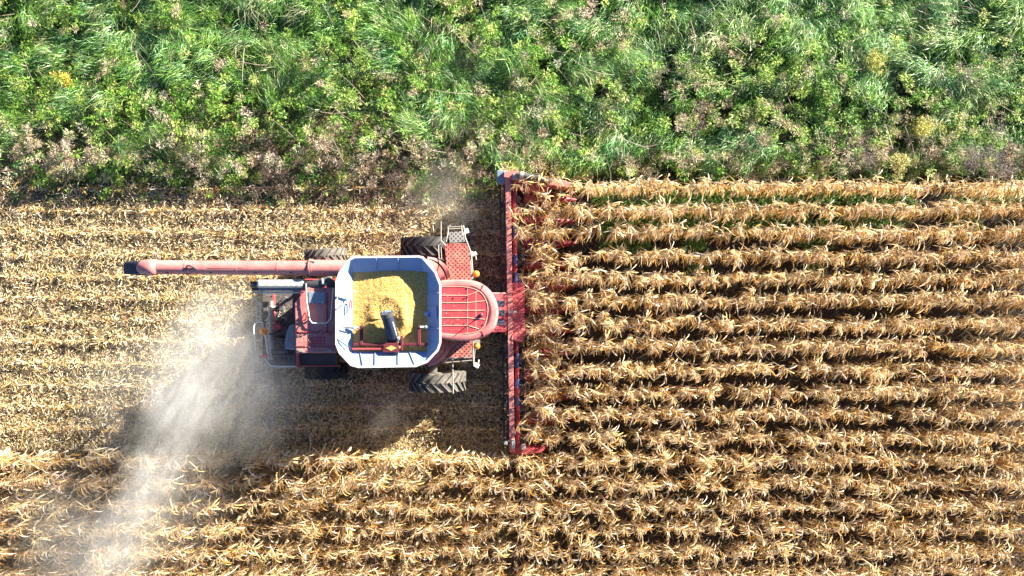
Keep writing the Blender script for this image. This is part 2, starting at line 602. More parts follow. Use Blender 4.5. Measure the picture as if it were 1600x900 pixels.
# weeds between the northern corn rows + fallen leaves between rows
under = NM()
N = 5200
x = U(0.9, 19.5, N); k = rng.integers(1, 5, N); y = ROW0 + ROWD * k + U(-0.75, 0.1, N) - 0.1
keep = vnoise(x, y, 1.3, 5) > 0.30 + 0.13 * (4 - k)
x, y = x[keep], y[keep]
for rep in range(9):
    n_ = len(x)
    p0 = np.stack([x + rng.normal(0, 0.08, n_), y + rng.normal(0, 0.08, n_), U(0.1, 0.75, n_)], 1)
    under.add(strips(p0, U(0, 6.3, n_), U(-0.2, 0.6, n_), U(-0.8, 0.2, n_), U(0.06, 0.13, n_), U(0.03, 0.06, n_), 2, prof='oval',
                     col=palette(n_, [(0.10, 0.22, 0.03), (0.06, 0.14, 0.025), (0.20, 0.30, 0.05)], [3, 2, 1])))
tag(under.obj('row_weeds', M['weed']), 'low green weeds growing between the northern corn rows', 'weeds', kind='stuff')

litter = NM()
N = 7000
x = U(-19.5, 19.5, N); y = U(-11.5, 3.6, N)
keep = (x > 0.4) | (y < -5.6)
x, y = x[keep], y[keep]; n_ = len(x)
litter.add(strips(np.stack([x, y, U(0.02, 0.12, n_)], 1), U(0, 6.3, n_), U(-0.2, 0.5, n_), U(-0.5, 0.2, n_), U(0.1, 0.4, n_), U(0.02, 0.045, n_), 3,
                  curl=rng.normal(0, 0.8, n_), twist=rng.normal(0, 1, n_), col=palette(n_, CORN_COLS, CORN_W) * 0.35, zmin=0.015))  # leaf colours dimmed to paint in the dark shade between rows
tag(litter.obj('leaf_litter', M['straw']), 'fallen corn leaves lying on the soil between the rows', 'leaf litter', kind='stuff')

# ------------------------------------------------------------------ harvested ground: chopped residue + stubs
res = NM()
N = 235000
x = U(-19.5, 0.55, N); y = U(-6.2, 3.9, N)
rowp = np.abs(((y - ROW0) / ROWD) % 1.0 - 0.5) * 2       # 1 on the row line, 0 between
dens = 0.52 + 0.13 * rowp ** 4 * (0.3 + 1.4 * vnoise(x * 0.4, y, 0.8, 8)) + 0.7 * (vnoise(x, y, 0.28, 3) - 0.5) + 0.6 * (vnoise(x * 0.5, y, 0.7, 9) - 0.5)
dens = np.where(y > 2.6, dens * np.clip(1.1 - (y - 2.3) * 0.6, 0.15, 1), dens)
for yt_, wt_ in ((1.42, 0.3), (-3.15, 0.3)):      # pressed wheel lanes behind the machine
    dens = np.where((np.abs(y - yt_) < wt_) & (x < -3.2), dens * 0.72, dens)
keep = rng.random(N) < dens * 1.25
x, y = x[keep], y[keep]; n_ = len(x)
mat_h = 0.03 + 0.09 * vnoise(x, y, 0.3, 4) + 0.05 * (np.abs(((y - ROW0) / ROWD) % 1.0 - 0.5) * 2) ** 2
lng = rng.gamma(2.0, 0.045, n_) + 0.03
res.add(strips(np.stack([x, y, mat_h * U(0.3, 1.3, n_)], 1), U(0, 6.3, n_), rng.normal(0.1, 0.45, n_), rng.normal(-0.2, 0.45, n_), np.clip(lng, 0.03, 0.36),
               U(0.009, 0.032, n_), 2, roll=rng.normal(0, 0.6, n_), twist=rng.normal(0, 0.8, n_), curl=rng.normal(0, 0.6, n_), prof='oval',
               col=palette(n_, [(0.78, 0.62, 0.34), (0.64, 0.46, 0.20), (0.40, 0.27, 0.10), (0.84, 0.75, 0.54), (0.12, 0.085, 0.04)], [5, 3, 1.2, 4, 1.6]), zmin=0.008))
# bits of husk and straw lodged on the header trough
n_ = 2300
x = 0.34 + 1.25 * rng.random(n_) ** 0.9; y = U(-5.3, 3.3, n_)
kk = (np.abs(((y - ROW0) / ROWD) % 1.0 - 0.5) > 0.17) | (rng.random(n_) < 0.08) | (x < 0.5)
x, y = x[kk], y[kk]; n_ = len(x)
res.add(strips(np.stack([x, y, U(0.40, 0.75, n_) + 0.45 * np.clip(x - 0.35, 0, 0.8) * rng.random(n_)], 1), U(0, 6.3, n_), U(0.0, 0.9, n_), U(-1.3, 0.0, n_), U(0.15, 0.55, n_), U(0.018, 0.04, n_), 5,
               twist=rng.normal(0, 1, n_), curl=rng.normal(0, 1.2, n_), col=palette(n_, CORN_COLS, CORN_W) * 0.7))
tag(res.obj('crop_residue', M['straw']), 'pale chopped corn straw covering the harvested ground', 'straw', kind='stuff')

stub = NM()
x, y = [], []
for k in range(-7, 5):
    xx = -19.5
    while xx < -0.4:
        xx += random.uniform(0.13, 0.2); x.append(xx); y.append(ROW0 + ROWD * k + random.gauss(0, 0.025))
x, y = np.array(x), np.array(y); n_ = len(x)
for rep in range(2):
    stub.add(strips(np.stack([x, y, np.zeros(n_)], 1), U(0, 6.3, n_), U(0.7, 1.5, n_), U(0.5, 1.4, n_), U(0.12, 0.28, n_), U(0.025, 0.035, n_), 2,
                    roll=np.full(n_, rep * 1.57), prof='flat', col=palette(n_, [(0.60, 0.46, 0.24), (0.70, 0.58, 0.36)], [1, 1])))
for rep in range(3):
    stub.add(strips(np.stack([x, y, U(0.08, 0.2, n_)], 1), rng.normal(0, 0.9, n_) + np.pi * rng.integers(0, 2, n_), U(0.0, 0.9, n_), U(-0.8, 0.1, n_), U(0.12, 0.34, n_), U(0.02, 0.04, n_), 3,
                    twist=rng.normal(0, 1, n_), col=palette(n_, CORN_COLS, CORN_W), zmin=0.02))
tag(stub.obj('crop_stubble', M['straw']), 'short cut corn stalks in lines across the harvested ground', 'stubble', kind='stuff')

# ------------------------------------------------------------------ weed and grass belt (north)
X0, X1, Y0, Y1 = -20.5, 20.5, 3.6, 13.0
GREENS = [(0.10, 0.24, 0.05), (0.16, 0.33, 0.08), (0.07, 0.16, 0.05), (0.28, 0.42, 0.14), (0.09, 0.24, 0.11)]
GREENW = [4, 4, 2, 1.6, 1.6]


def edge_height(x, y):
    """taller inside the belt, low along the cut side"""
    low = np.where(x < -0.5, np.clip(0.32 + (y - 3.6) * 0.40, 0.25, 1), np.clip(0.6 + (y - 3.6) * 0.35, 0.5, 1))
    return low


def grassiness(x, y):
    return vnoise(x + 50, y + 50, 1.3, 21) * 0.45 + vnoise(x + 50, y + 50, 0.45, 22) * 0.55 + np.clip((y - 6.0) * 0.045, -0.2, 0.14) + np.clip(x * 0.006, -0.05, 0.1)


grass = NM()
T = 7200
tx_, ty_ = U(X0, X1, T), U(Y0 + 0.5, Y1, T)
gk = grassiness(tx_, ty_) > 0.50
tx_, ty_ = tx_[gk], ty_[gk]; T = len(tx_)
B = 38
hh = edge_height(tx_, ty_) * (0.30 + 1.35 * vnoise(tx_ + 9, ty_, 0.5, 31) ** 1.3)
lean_az = 4.0 + 2.6 * (vnoise(tx_ + 3, ty_ + 7, 2.4, 33) - 0.5) * 2
tuft_col = palette(T, [(0.18, 0.38, 0.06), (0.08, 0.23, 0.07), (0.37, 0.54, 0.15), (0.30, 0.53, 0.22), (0.46, 0.46, 0.26)], [3, 2, 3, 3, 1.2], 0.14)
n_ = T * B
rp = lambda a: np.repeat(a, B)
a_ = np.where(rng.random(n_) < 0.86, rp(lean_az) + rng.normal(0, 0.5, n_), U(0, 6.3, n_))
p0 = np.stack([rp(tx_) + rng.normal(0, 0.17, n_), rp(ty_) + rng.normal(0, 0.15, n_), rp(hh) * U(0.15, 0.5, n_)], 1)
grass.add(strips(p0, a_, U(0.75, 1.45, n_), U(-1.3, -0.1, n_), rp(hh) * U(0.26, 0.52, n_) + 0.08, U(0.012, 0.028, n_), 4, roll=rng.normal(0, 0.3, n_),
                 twist=rng.normal(0, 0.5, n_), curl=rng.normal(0, 0.35, n_), prof='blade', power=0.9,
                 col=np.repeat(tuft_col, B, axis=0) * (1 + 0.16 * rng.standard_normal((n_, 1)))))
tag(grass.obj('tall_grass', M['grass']), 'long arching green grass in wind-combed tufts above the field edge', 'grass', kind='stuff')

weed = NM()
dry = NM()
T = 8600
tx_, ty_ = U(X0, X1, T), U(Y0 - 0.75, Y1, T)
gs = grassiness(tx_, ty_)
gk = (gs < 0.60) & ((tx_ < -0.4) | (ty_ > 3.75)) & ~((ty_ < 3.7) & (rng.random(T) < 0.35 + 0.7 * (3.7 - ty_)))
tx_, ty_ = tx_[gk], ty_[gk]; T = len(tx_)
hh = edge_height(tx_, ty_) * (0.30 + 1.3 * vnoise(tx_ + 19, ty_ + 2, 0.45, 41) ** 1.3)
rad = U(0.08, 0.18, T)
brown_p = np.clip(0.16 + 1.0 * (vnoise(tx_ + 11, ty_ + 5, 1.1, 51) - 0.55) + 0.75 * np.exp(-((ty_ - 4.45) / 0.7) ** 2), 0, 0.85)
is_dry = rng.random(T) < brown_p
B = 40
# leafy rosettes
wx, wy, wh, wr = tx_[~is_dry], ty_[~is_dry], hh[~is_dry], rad[~is_dry]
T1 = len(wx); n_ = T1 * B
wc = palette(T1, [(0.12, 0.27, 0.03), (0.24, 0.40, 0.06), (0.45, 0.57, 0.13), (0.05, 0.12, 0.025), (0.46, 0.50, 0.17)], [4, 4, 2, 2, 1.2], 0.1)
rp = lambda a: np.repeat(a, B)
th, ph = U(0, 6.283, n_), np.arccos(U(0.0, 1, n_))
rr = rp(wr) * rng.random(n_) ** 0.4
p0 = np.stack([rp(wx) + rr * np.sin(ph) * np.cos(th), rp(wy) + rr * np.sin(ph) * np.sin(th), rp(wh) * U(0.75, 1.0, n_) - 0.1 + rr * np.cos(ph) * 1.2 - rp(wr) * 0.5 * rng.random(n_)], 1)
weed.add(strips(p0, th + rng.normal(0, 0.5, n_), U(-0.1, 0.9, n_), U(-0.9, 0.3, n_), U(0.06, 0.14, n_), U(0.018, 0.042, n_), 2, roll=rng.normal(0, 0.5, n_),
                prof='oval', col=np.repeat(wc, B, axis=0) * (1 + 0.15 * rng.standard_normal((n_, 1))), zmin=0.05))
# lower fill of foliage, greens darkened as painted shade between clumps
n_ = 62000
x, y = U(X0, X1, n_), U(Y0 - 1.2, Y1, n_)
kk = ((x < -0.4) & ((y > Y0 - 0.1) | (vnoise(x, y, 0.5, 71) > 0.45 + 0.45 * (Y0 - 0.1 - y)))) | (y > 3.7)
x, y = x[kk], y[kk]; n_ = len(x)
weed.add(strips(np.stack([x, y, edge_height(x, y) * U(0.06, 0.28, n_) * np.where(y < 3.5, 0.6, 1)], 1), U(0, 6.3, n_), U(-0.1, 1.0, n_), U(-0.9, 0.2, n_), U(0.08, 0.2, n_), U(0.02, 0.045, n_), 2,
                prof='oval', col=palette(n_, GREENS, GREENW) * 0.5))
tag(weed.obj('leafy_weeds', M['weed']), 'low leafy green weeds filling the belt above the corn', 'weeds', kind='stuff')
# dry seed heads
wx, wy, wh, wr = tx_[is_dry], ty_[is_dry], hh[is_dry], rad[is_dry]
T2 = len(wx); B = 70; n_ = T2 * B
wc = palette(T2, [(0.54, 0.44, 0.30), (0.64, 0.56, 0.42), (0.36, 0.27, 0.20), (0.52, 0.50, 0.28)], [4, 3, 2, 2], 0.1)
rp = lambda a: np.repeat(a, B)
th, ph = U(0, 6.283, n_), np.arccos(U(0.0, 1, n_))
rr = rp(wr) * 1.15 * rng.random(n_) ** 0.5
p0 = np.stack([rp(wx) + rr * np.sin(ph) * np.cos(th), rp(wy) + rr * np.sin(ph) * np.sin(th), rp(wh) + 0.05 + rr * np.cos(ph) * 0.9 - 0.08], 1)
dry.add(strips(p0, th + rng.normal(0, 0.6, n_), U(-0.2, 1.2, n_), U(-0.6, 0.9, n_), U(0.03, 0.13, n_), U(0.008, 0.024, n_), 2, roll=U(0, 3, n_),
               prof='oval', col=np.repeat(wc, B, axis=0) * (1 + 0.15 * rng.standard_normal((n_, 1))), zmin=0.05))
# long pale stems lying over the weeds
n_ = 170
x, y = U(X0, X1, n_), U(4.4, Y1, n_)
dry.add(strips(np.stack([x, y, U(0.6, 1.1, n_)], 1), rng.normal(-0.6, 0.6, n_), U(-0.1, 0.5, n_), U(-0.4, 0.1, n_), U(0.5, 1.6, n_), U(0.012, 0.02, n_), 5,
               curl=rng.normal(0, 0.5, n_), prof='flat', col=palette(n_, [(0.55, 0.46, 0.36), (0.42, 0.33, 0.26)], [1, 1])))
tag(dry.obj('dry_weeds', M['dry']), 'pinkish brown dry seed heads and stems scattered through the green belt', 'dry weeds', kind='stuff')


def bush(name, px, py, r, h, cols, label, cat, n_leaf=900, group=None, w=(0.015, 0.03), mat='weed'):
    cx, cy, _ = P(px, py, h)
    root = empty(name, (cx, cy, 0))
    tag(root, label, cat, group)
    st = NM()
    K = 16
    az = U(0, 6.283, K)
    st.add(strips(np.zeros((K, 3)) + 0.02 * rng.standard_normal((K, 3)) * np.array([1, 1, 0]), az, U(0.9, 1.4, K), U(0.3, 1.0, K), U(0.7, 1.0, K) * h * 1.05, U(0.012, 0.02, K), 4,
                  prof='blade', col=palette(K, [(0.28, 0.2, 0.12)], [1])))
    st.obj('stems', M['dry'], root)
    lf = NM()
    K2 = 14
    cxs, cys, czs = rng.normal(0, r * 0.5, K2), rng.normal(0, r * 0.4, K2), h * U(0.65, 1.0, K2)
    k = rng.integers(0, K2, n_leaf)
    q = rng.normal(0, r * 0.2, (n_leaf, 3))
    p0 = np.stack([cxs[k], cys[k], czs[k]], 1) + q * np.array([1, 1, 0.7])
    lf.add(strips(p0, U(0, 6.3, n_leaf), U(-0.2, 1.0, n_leaf), U(-0.8, 0.5, n_leaf), U(0.05, 0.14, n_leaf), U(w[0], w[1], n_leaf), 2, roll=rng.normal(0, 0.6, n_leaf),
                  prof='oval', col=palette(n_leaf, cols, [1] * len(cols)), zmin=0.05))
    lf.obj('foliage', M[mat], root)


YEL = [(0.62, 0.56, 0.10), (0.55, 0.50, 0.14), (0.48, 0.50, 0.14)]
YELG = 'yellow bushes in the weed belt'
bush('yellow_bush', 1446, 200, 0.42, 1.15, YEL, 'small yellow flowering bush in the right part of the weeds', 'bush', group=YELG)
bush('yellow_bush', 1411, 255, 0.40, 1.0, [(0.50, 0.48, 0.18), (0.58, 0.52, 0.2)], 'tall pale yellow bush closest to the top corn row on the right', 'bush', group=YELG)
bush('yellow_bush', 1370, 92, 0.40, 1.0, [(0.40, 0.46, 0.10), (0.55, 0.50, 0.12)], 'yellow-green bush high up on the right among the grass', 'bush', group=YELG)
bush('yellow_bush', 97, 122, 0.28, 0.9, [(0.68, 0.52, 0.06), (0.6, 0.5, 0.1)], 'bright golden yellow bush at the far left of the weeds', 'bush', n_leaf=600, group=YELG)
bush('yellow_bush', 1192, 170, 0.3, 0.95, [(0.46, 0.46, 0.13), (0.40, 0.45, 0.14)], 'narrow olive yellow bush amid long grass right of centre', 'bush', n_leaf=700, group=YELG)
DEAD = [(0.30, 0.26, 0.24), (0.38, 0.34, 0.30), (0.22, 0.18, 0.16)]
DG = 'dead shrubs at the belt edge'
bush('dead_shrub', 1545, 252, 0.8, 0.9, DEAD, 'wide grey leafless shrub at the right end of the belt edge', 'shrub', 3200, DG, (0.008, 0.014), 'dry')
bush('dead_shrub', 1345, 247, 0.55, 0.85, DEAD, 'smaller grey leafless shrub left of the pale yellow bush', 'shrub', 1800, DG, (0.008, 0.014), 'dry')

# ------------------------------------------------------------------ COMBINE HARVESTER
cb = empty('combine_harvester', (-4.2, -0.8, 0))
tag(cb, 'red corn combine harvester with open grain tank, long unloading auger and wide header', 'combine harvester')
# world coordinates below: cancel the parent's offset
bpy.context.view_layer.update()
INV = Matrix.Translation((4.2, 0.8, 0))


def part(mb, name, mat, parent=None, **k):
    o = mb.build(name, mat, parent or cb, **k)
    if parent is None: o.matrix_parent_inverse = INV
    return o


def px_m(n_, z): return n_ * (CAM_H - z) / F_PX


# chassis body below everything
b = MB()
x0, y0, _ = P(468, 560, 2.4); x1, y1, _ = P(692, 432, 2.4)
b.box(((x0 + x1) / 2, (y0 + y1) / 2, 1.65), (x1 - x0, (y1 - y0) - 0.35, 1.5))
b.box(((x0 + x1) / 2 - 0.6, (y0 + y1) / 2, 0.9), ((x1 - x0) * 0.6, 1.3, 0.6))
part(b, 'body', M['red'], bevel=0.04)
for yy in (y0 + 0.10, y1 - 0.10):   # side shields
    b = MB()
    b.box((-4.9, yy, 1.9), (3.6, 0.05, 1.1))
    part(b, 'side_panel', M['red'], bevel=0.02)

b = MB()
p_, q_ = P(690, 524, 1.9), P(752, 446, 1.9)
b.box(((p_[0] + q_[0]) / 2, (p_[1] + q_[1]) / 2, 1.3), (q_[0] - p_[0], q_[1] - p_[1], 0.5))
part(b, 'cab_frame', M['dark'], bevel=0.03)
# ---- wheels
def wheel(px, py, z_top, width, mat, steer=0.0, lug=20, name='wheel', lean=1):
    r = z_top / 2
    cx, cy, _ = P(px, py, z_top * 0.97)
    w = empty(name, (cx + 4.2, cy + 0.8, r), cb)
    w.rotation_euler = (0, 0, steer)
    t = MB()
    prof = [(-0.5, 0.60), (-0.5, 0.86), (-0.44, 0.90), (-0.2, 0.915), (0, 0.92), (0.2, 0.915), (0.44, 0.90), (0.5, 0.86), (0.5, 0.60)]
    seg = 48
    rings = [[(rr * r * math.cos(2 * math.pi * k / seg), u * width, rr * r * math.sin(2 * math.pi * k / seg)) for u, rr in prof] for k in range(seg)]
    rings.append(rings[0])
    t.loft(rings, False, False, closed=True)
    for k in range(lug):
        for sd_ in (-1, 1):
            a0 = 2 * math.pi * (k + (0.5 if sd_ > 0 else 0)) / lug
            pts = []
            for zz in (0.885, 1.0):
                for (u, da) in ((0.02, 0.0), (0.5, -0.30 * lean), (0.5, -0.30 * lean + 0.13), (-0.02, 0.13)):
                    aa = a0 + da
                    pts.append((zz * r * math.cos(aa), sd_ * u * width, zz * r * math.sin(aa)))
            if sd_ < 0: pts = pts[:4][::-1] + pts[4:][::-1]
            t.hexa(pts)
    t.build('tyre', mat, w)
    h = MB()
    h.tube([(0, -width * 0.36, 0), (0, -width * 0.1, 0), (0, width * 0.1, 0), (0, width * 0.36, 0)], [r * 0.62, r * 0.5, r * 0.5, r * 0.62], 28)
    h.tube([(0, -width * 0.42, 0), (0, width * 0.42, 0)], r * 0.18, 14)
    h.build('rim', M['rim'], w, bevel=0.01)
    return w


wheel(667, 384, 1.95, 0.62, M['tyre'])
wheel(680, 599, 1.95, 0.60, M['tyre_dusty'])
wheel(503, 400, 1.45, 0.50, M['tyre_dusty'], steer=R(4), lug=18)
wheel(503, 582, 1.45, 0.48, M['tyre'], lug=18)
b = MB()
b.tube([(-2.7, -2.9, 0.95), (-2.7, 1.2, 0.95)], 0.17, 14)
part(b, 'front_axle', M['dark'])
b = MB()
b.tube([(-6.3, -2.6, 0.72), (-6.3, 0.9, 0.72)], 0.12, 14)
part(b, 'rear_axle', M['dark'])

# ---- grain tank
RIM = 4.1
LOW = 3.77
outer = [(553, 400.5), (655, 399.5), (661, 401), (681, 424), (689, 444), (689, 536), (685, 548), (668, 566), (650, 573), (560, 574.5), (548, 571), (530, 552), (524.5, 538), (524.5, 440), (530, 425), (546, 404)]
inner_q = [(551, 425), (667, 425), (667.5, 549), (551, 549)]


def lerp_outline(poly, rect, t):
    cx, cy = 609, 487
    out = []
    for x, y in poly:
        # nearest point on the inner opening, corners kept a little rounded
        xi = min(max(x, rect[0]), rect[1]); yi = min(max(y, rect[2]), rect[3])
        out.append((x + (xi - x) * t, y + (yi - y) * t))
    return out


rect = (551, 667, 425, 549)
tk = MB()
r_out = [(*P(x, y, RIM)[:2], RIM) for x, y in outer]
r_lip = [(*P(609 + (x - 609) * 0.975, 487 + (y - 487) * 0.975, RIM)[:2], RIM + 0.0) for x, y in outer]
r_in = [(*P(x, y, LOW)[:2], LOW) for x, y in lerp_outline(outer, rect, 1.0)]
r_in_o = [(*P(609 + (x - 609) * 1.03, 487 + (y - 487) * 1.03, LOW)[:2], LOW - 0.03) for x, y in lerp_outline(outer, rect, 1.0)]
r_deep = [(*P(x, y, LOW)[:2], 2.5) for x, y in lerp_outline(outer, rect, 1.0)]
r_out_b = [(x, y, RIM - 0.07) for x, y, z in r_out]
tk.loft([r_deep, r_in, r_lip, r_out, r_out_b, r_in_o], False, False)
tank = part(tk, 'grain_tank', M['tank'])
# folded seams and stiffening ribs on the sloped extension walls
ribs = MB()


def wallrib(pa, pb, w_=0.035, lift=0.02):
    a = Vector(P(pa[0], pa[1], RIM - 0.01)); c = Vector(P(pb[0], pb[1], LOW + 0.02))
    ribs.tube([a + Vector((0, 0, lift)), c + Vector((0, 0, lift))], w_ * 0.5, 6)


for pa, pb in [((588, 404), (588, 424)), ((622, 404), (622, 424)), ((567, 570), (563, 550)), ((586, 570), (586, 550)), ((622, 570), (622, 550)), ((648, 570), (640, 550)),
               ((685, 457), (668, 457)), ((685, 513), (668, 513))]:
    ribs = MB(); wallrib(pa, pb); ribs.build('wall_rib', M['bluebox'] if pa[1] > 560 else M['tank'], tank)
# outer tank hull (red lower walls)
hull = MB()
hp = PP([(545, 425), (555, 415), (655, 415), (672, 430), (672, 545), (655, 558), (556, 558), (545, 548)], 3.5)
hq = PP([(540, 442), (545, 438), (690, 438), (694, 442), (694, 532), (690, 536), (545, 536), (540, 532)], 2.4)
hull.loft([[(x, y, 2.2) for x, y in hq], [(x, y, 3.56) for x, y in hp]], True, False)
part(hull, 'tank_hull', M['red'], bevel=0.02)
rimt = MB()
m_out = [(*P(609 + (x - 609) * 1.004, 487 + (y - 487) * 1.004, RIM)[:2], RIM + 0.02) for x, y in outer]
m_in = [(*P(609 + (x - 609) * 0.968, 487 + (y - 487) * 0.968, RIM)[:2], RIM + 0.02) for x, y in outer]
rimt.loft([[(x, y, RIM - 0.05) for x, y, z in m_out], m_out, m_in, [(x, y, RIM - 0.03) for x, y, z in m_in]], False, False)
rimt.build('tank_rim', M['white'], tank)
# inner dark red cross frame with uprights
fr = MB()
z = 3.88
fr.box((*P(610, 538, z)[:2], z), (px_m(116, z), 0.09, 0.10))
for xx in (565, 655):
    fr.box((*P(xx, 524, z + 0.0)[:2], z + 0.02), (0.10, px_m(30, z), 0.09))
fr.box((*P(628, 536, z)[:2], z + 0.05), (0.07, 0.45, 0.06))
part(fr, 'cross_frame', M['maroon'], tank and None, bevel=0.012)
dm = MB()
c0 = P(612, 544, 3.8)
dm.prism([(c0[0] - 0.26, c0[1] - 0.12), (c0[0] + 0.26, c0[1] - 0.12), (c0[0] + 0.22, c0[1] + 0.10), (c0[0] - 0.22, c0[1] + 0.10)], 3.86, 3.94)
part(dm, 'gusset_plate', M['maroon'], bevel=0.01)
dm = MB()
c1 = (c0[0], c0[1] + 0.01)
dm.prism([(c1[0] - 0.17, c1[1]), (c1[0], c1[1] - 0.08), (c1[0] + 0.17, c1[1]), (c1[0], c1[1] + 0.08)], 3.944, 3.952)
part(dm, 'diamond_plate', M['grain'])
rl = MB()
rl.box((*P(585, 545, 3.85)[:2], 3.84), (px_m(70, 3.7), 0.06, 0.12))
part(rl, 'lower_rail', M['red'], bevel=0.01)
# silver latches
for (xa, xb, yy) in ((543, 560, 512), (656, 672, 511)):
    t = MB(); t.tube([P(xa, yy, 3.95), P(xb, yy, 3.86)], 0.035, 8); t.ball(P((xa + xb) / 2 + 2, yy, 3.92), 0.06)
    part(t, 'latch_rod', M['grey'])
# level sensor on the east wall
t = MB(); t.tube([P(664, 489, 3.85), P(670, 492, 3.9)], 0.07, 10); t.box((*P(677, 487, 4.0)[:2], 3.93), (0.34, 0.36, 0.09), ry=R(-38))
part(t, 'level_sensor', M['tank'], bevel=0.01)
# hand rail loop over the west wall
t = MB()
t.tube(smooth_path([P(561, 456, 4.0), P(535, 454, 4.25), P(527, 462, 4.3), P(529, 472, 4.3), P(536, 475, 4.2), P(545, 467, 4.1), P(548, 461, 4.0)], 5), 0.018, 6)
t.tube([P(527, 461, 4.2), P(549, 461, 4.05)], 0.018, 6)
part(t, 'tank_rail', M['steel'])
t = MB(); t.tube(smooth_path([P(545, 487, 4.0), P(547, 470, 4.0), P(549, 471, 3.95), P(549, 484, 3.95)], 3), 0.02, 6)
part(t, 'red_handle', M['red'])
for pa, pb in ((P(527, 530, 4.12), P(546, 543, 4.0)), (P(536, 511, 4.12), P(551, 512, 3.98))):
    t = MB(); t.tube([pa, pb], 0.02, 6)
    part(t, 'wall_stay', M['dark'])
# white folded corner on the north wall
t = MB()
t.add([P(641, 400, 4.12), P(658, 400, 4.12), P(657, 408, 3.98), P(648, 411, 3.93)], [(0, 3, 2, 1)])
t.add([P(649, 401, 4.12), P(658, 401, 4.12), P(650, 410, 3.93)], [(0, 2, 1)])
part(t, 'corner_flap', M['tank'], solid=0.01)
# bubble-up auger
t = MB()
t.tube([P(615, 532, 3.62), P(612, 520, 3.92), P(607, 500, 4.08), P(604, 490, 4.14)], [0.19, 0.185, 0.18, 0.18], 20, caps=True)
ba = part(t, 'bubble_auger', M['navy'], smooth=True)
t = MB(); t.tube([P(605, 494, 4.12), P(603.6, 488, 4.17)], 0.205, 20)
part(t, 'auger_collar', M['dark'])
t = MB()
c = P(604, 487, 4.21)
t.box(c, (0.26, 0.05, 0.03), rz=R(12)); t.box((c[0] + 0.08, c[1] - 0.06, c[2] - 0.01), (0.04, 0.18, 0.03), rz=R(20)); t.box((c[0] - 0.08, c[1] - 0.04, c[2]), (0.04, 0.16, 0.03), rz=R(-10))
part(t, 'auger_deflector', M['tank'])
t = MB(); t.tube([P(613, 503, 4.17), P(619, 524, 3.98)], 0.03, 6); t.tube([P(622, 527, 3.95), P(626, 535, 3.85)], 0.045, 6)
part(t, 'auger_strut', M['grey'])

# ---- unloading auger
ZA = 3.55
t = MB()
t.tube([P(548, 419, ZA), P(487, 418.5, ZA)], 0.25, 24)
t.tube([P(489, 418.5, ZA), P(372, 418.3, ZA), P(290, 418, ZA), P(238, 417.5, ZA)], [0.222, 0.222, 0.218, 0.218], 24)
ua = part(t, 'unloading_auger', M['red_pale'], smooth=True)
for xx, rr in ((485, 0.275), (488, 0.26), (372, 0.228), (292, 0.232), (435, 0.228)):
    t = MB(); t.tube([P(xx - 1.2, 418.2, ZA), P(xx + 1.2, 418.2, ZA)], rr, 24)
    t.build('tube_flange', M['red_pale'], ua).matrix_parent_inverse = Matrix()
# spout hood: half shell mouth
t = MB()
t.tube([P(246, 417.5, ZA), P(236, 417.8, ZA + 0.02), P(226, 418.5, ZA - 0.06), P(221, 419, ZA - 0.22)], [0.235, 0.25, 0.245, 0.22], 24, caps=False)
part(t, 'spout_hood', M['red_pale'], smooth=True, solid=0.012)
t = MB()
rings = []
for (xx, w_, zz, h_) in ((231, 0.225, ZA + 0.02, 0.13), (215, 0.22, ZA - 0.10, 0.15), (204, 0.205, ZA - 0.25, 0.15), (196, 0.20, ZA - 0.42, 0.14)):
    cx, cy, _ = P(xx, 419, zz)
    rings.append([(cx, cy + w_ * math.copysign(abs(math.cos(a)) ** 0.5, math.cos(a)), zz + h_ * math.copysign(abs(math.sin(a)) ** 0.5, math.sin(a))) for a in [2 * math.pi * k / 20 for k in range(20)]])
t.loft(rings, True, True)
part(t, 'rubber_spout', M['navy'], smooth=True)
t = MB()
t.tube(smooth_path([P(290, 419, ZA + 0.25), P(294, 415, ZA + 0.28), P(303, 418, ZA + 0.25), P(315, 424, ZA + 0.12), P(350, 425, ZA + 0.09), P(420, 425.5, ZA + 0.09), P(485, 426, ZA + 0.1)], 6), 0.028, 6)
t.tube(smooth_path([P(290, 421, ZA + 0.23), P(287, 424, ZA + 0.16), P(294, 427, ZA + 0.1), P(300, 424, ZA + 0.16)], 4), 0.022, 6)
part(t, 'hydraulic_hose', M['dark'])
t = MB(); t.tube([P(445, 409, ZA), P(530, 409, ZA)], 0.04, 8)
part(t, 'auger_brace', M['red'])

# ---- rear engine deck
dk = MB()
zD = 2.45
dk.prism(PP([(408, 452), (524, 452), (524, 573), (420, 573), (408, 562)], zD), zD - 0.25, zD - 0.17)
part(dk, 'rear_deck', M['bay'], bevel=0.01)
t = MB()   # rear hood over the straw chopper
t.prism(PP([(412, 470), (470, 470), (470, 566), (412, 566)], 1.7), 0.9, 1.75)
part(t, 'chopper_housing', M['bay'], bevel=0.05)
hood = MB()
zH = 3.74
hood.prism(PP([(460, 474), (474, 456), (480, 449), (526, 449), (526, 552), (462, 552)], zH), 2.3, zH)
part(hood, 'engine_hood', M['red_pale'], bevel=0.03)
t = MB()
for a, c_, w_ in (((461, 519), (526, 519), 0.035), ((462, 541), (526, 541), 0.02)):
    p, q = P(*a, zH + 0.012), P(*c_, zH + 0.012)
    t.box(((p[0] + q[0]) / 2, (p[1] + q[1]) / 2, zH + 0.01), (q[0] - p[0], w_, 0.03))
for xx in (511,):
    p, q = P(xx, 458, zH), P(xx, 518, zH)
    t.box((p[0], (p[1] + q[1]) / 2, zH + 0.012), (0.035, p[1] - q[1], 0.03))
part(t, 'hood_seam', M['red_deep'])
t = MB()
t.prism(PP([(482, 456), (508, 456), (508, 474), (482, 474)], zH + 0.02), zH - 0.02, zH + 0.035)
part(t, 'hood_vent', M['bluebox'], bevel=0.01)
t = MB()
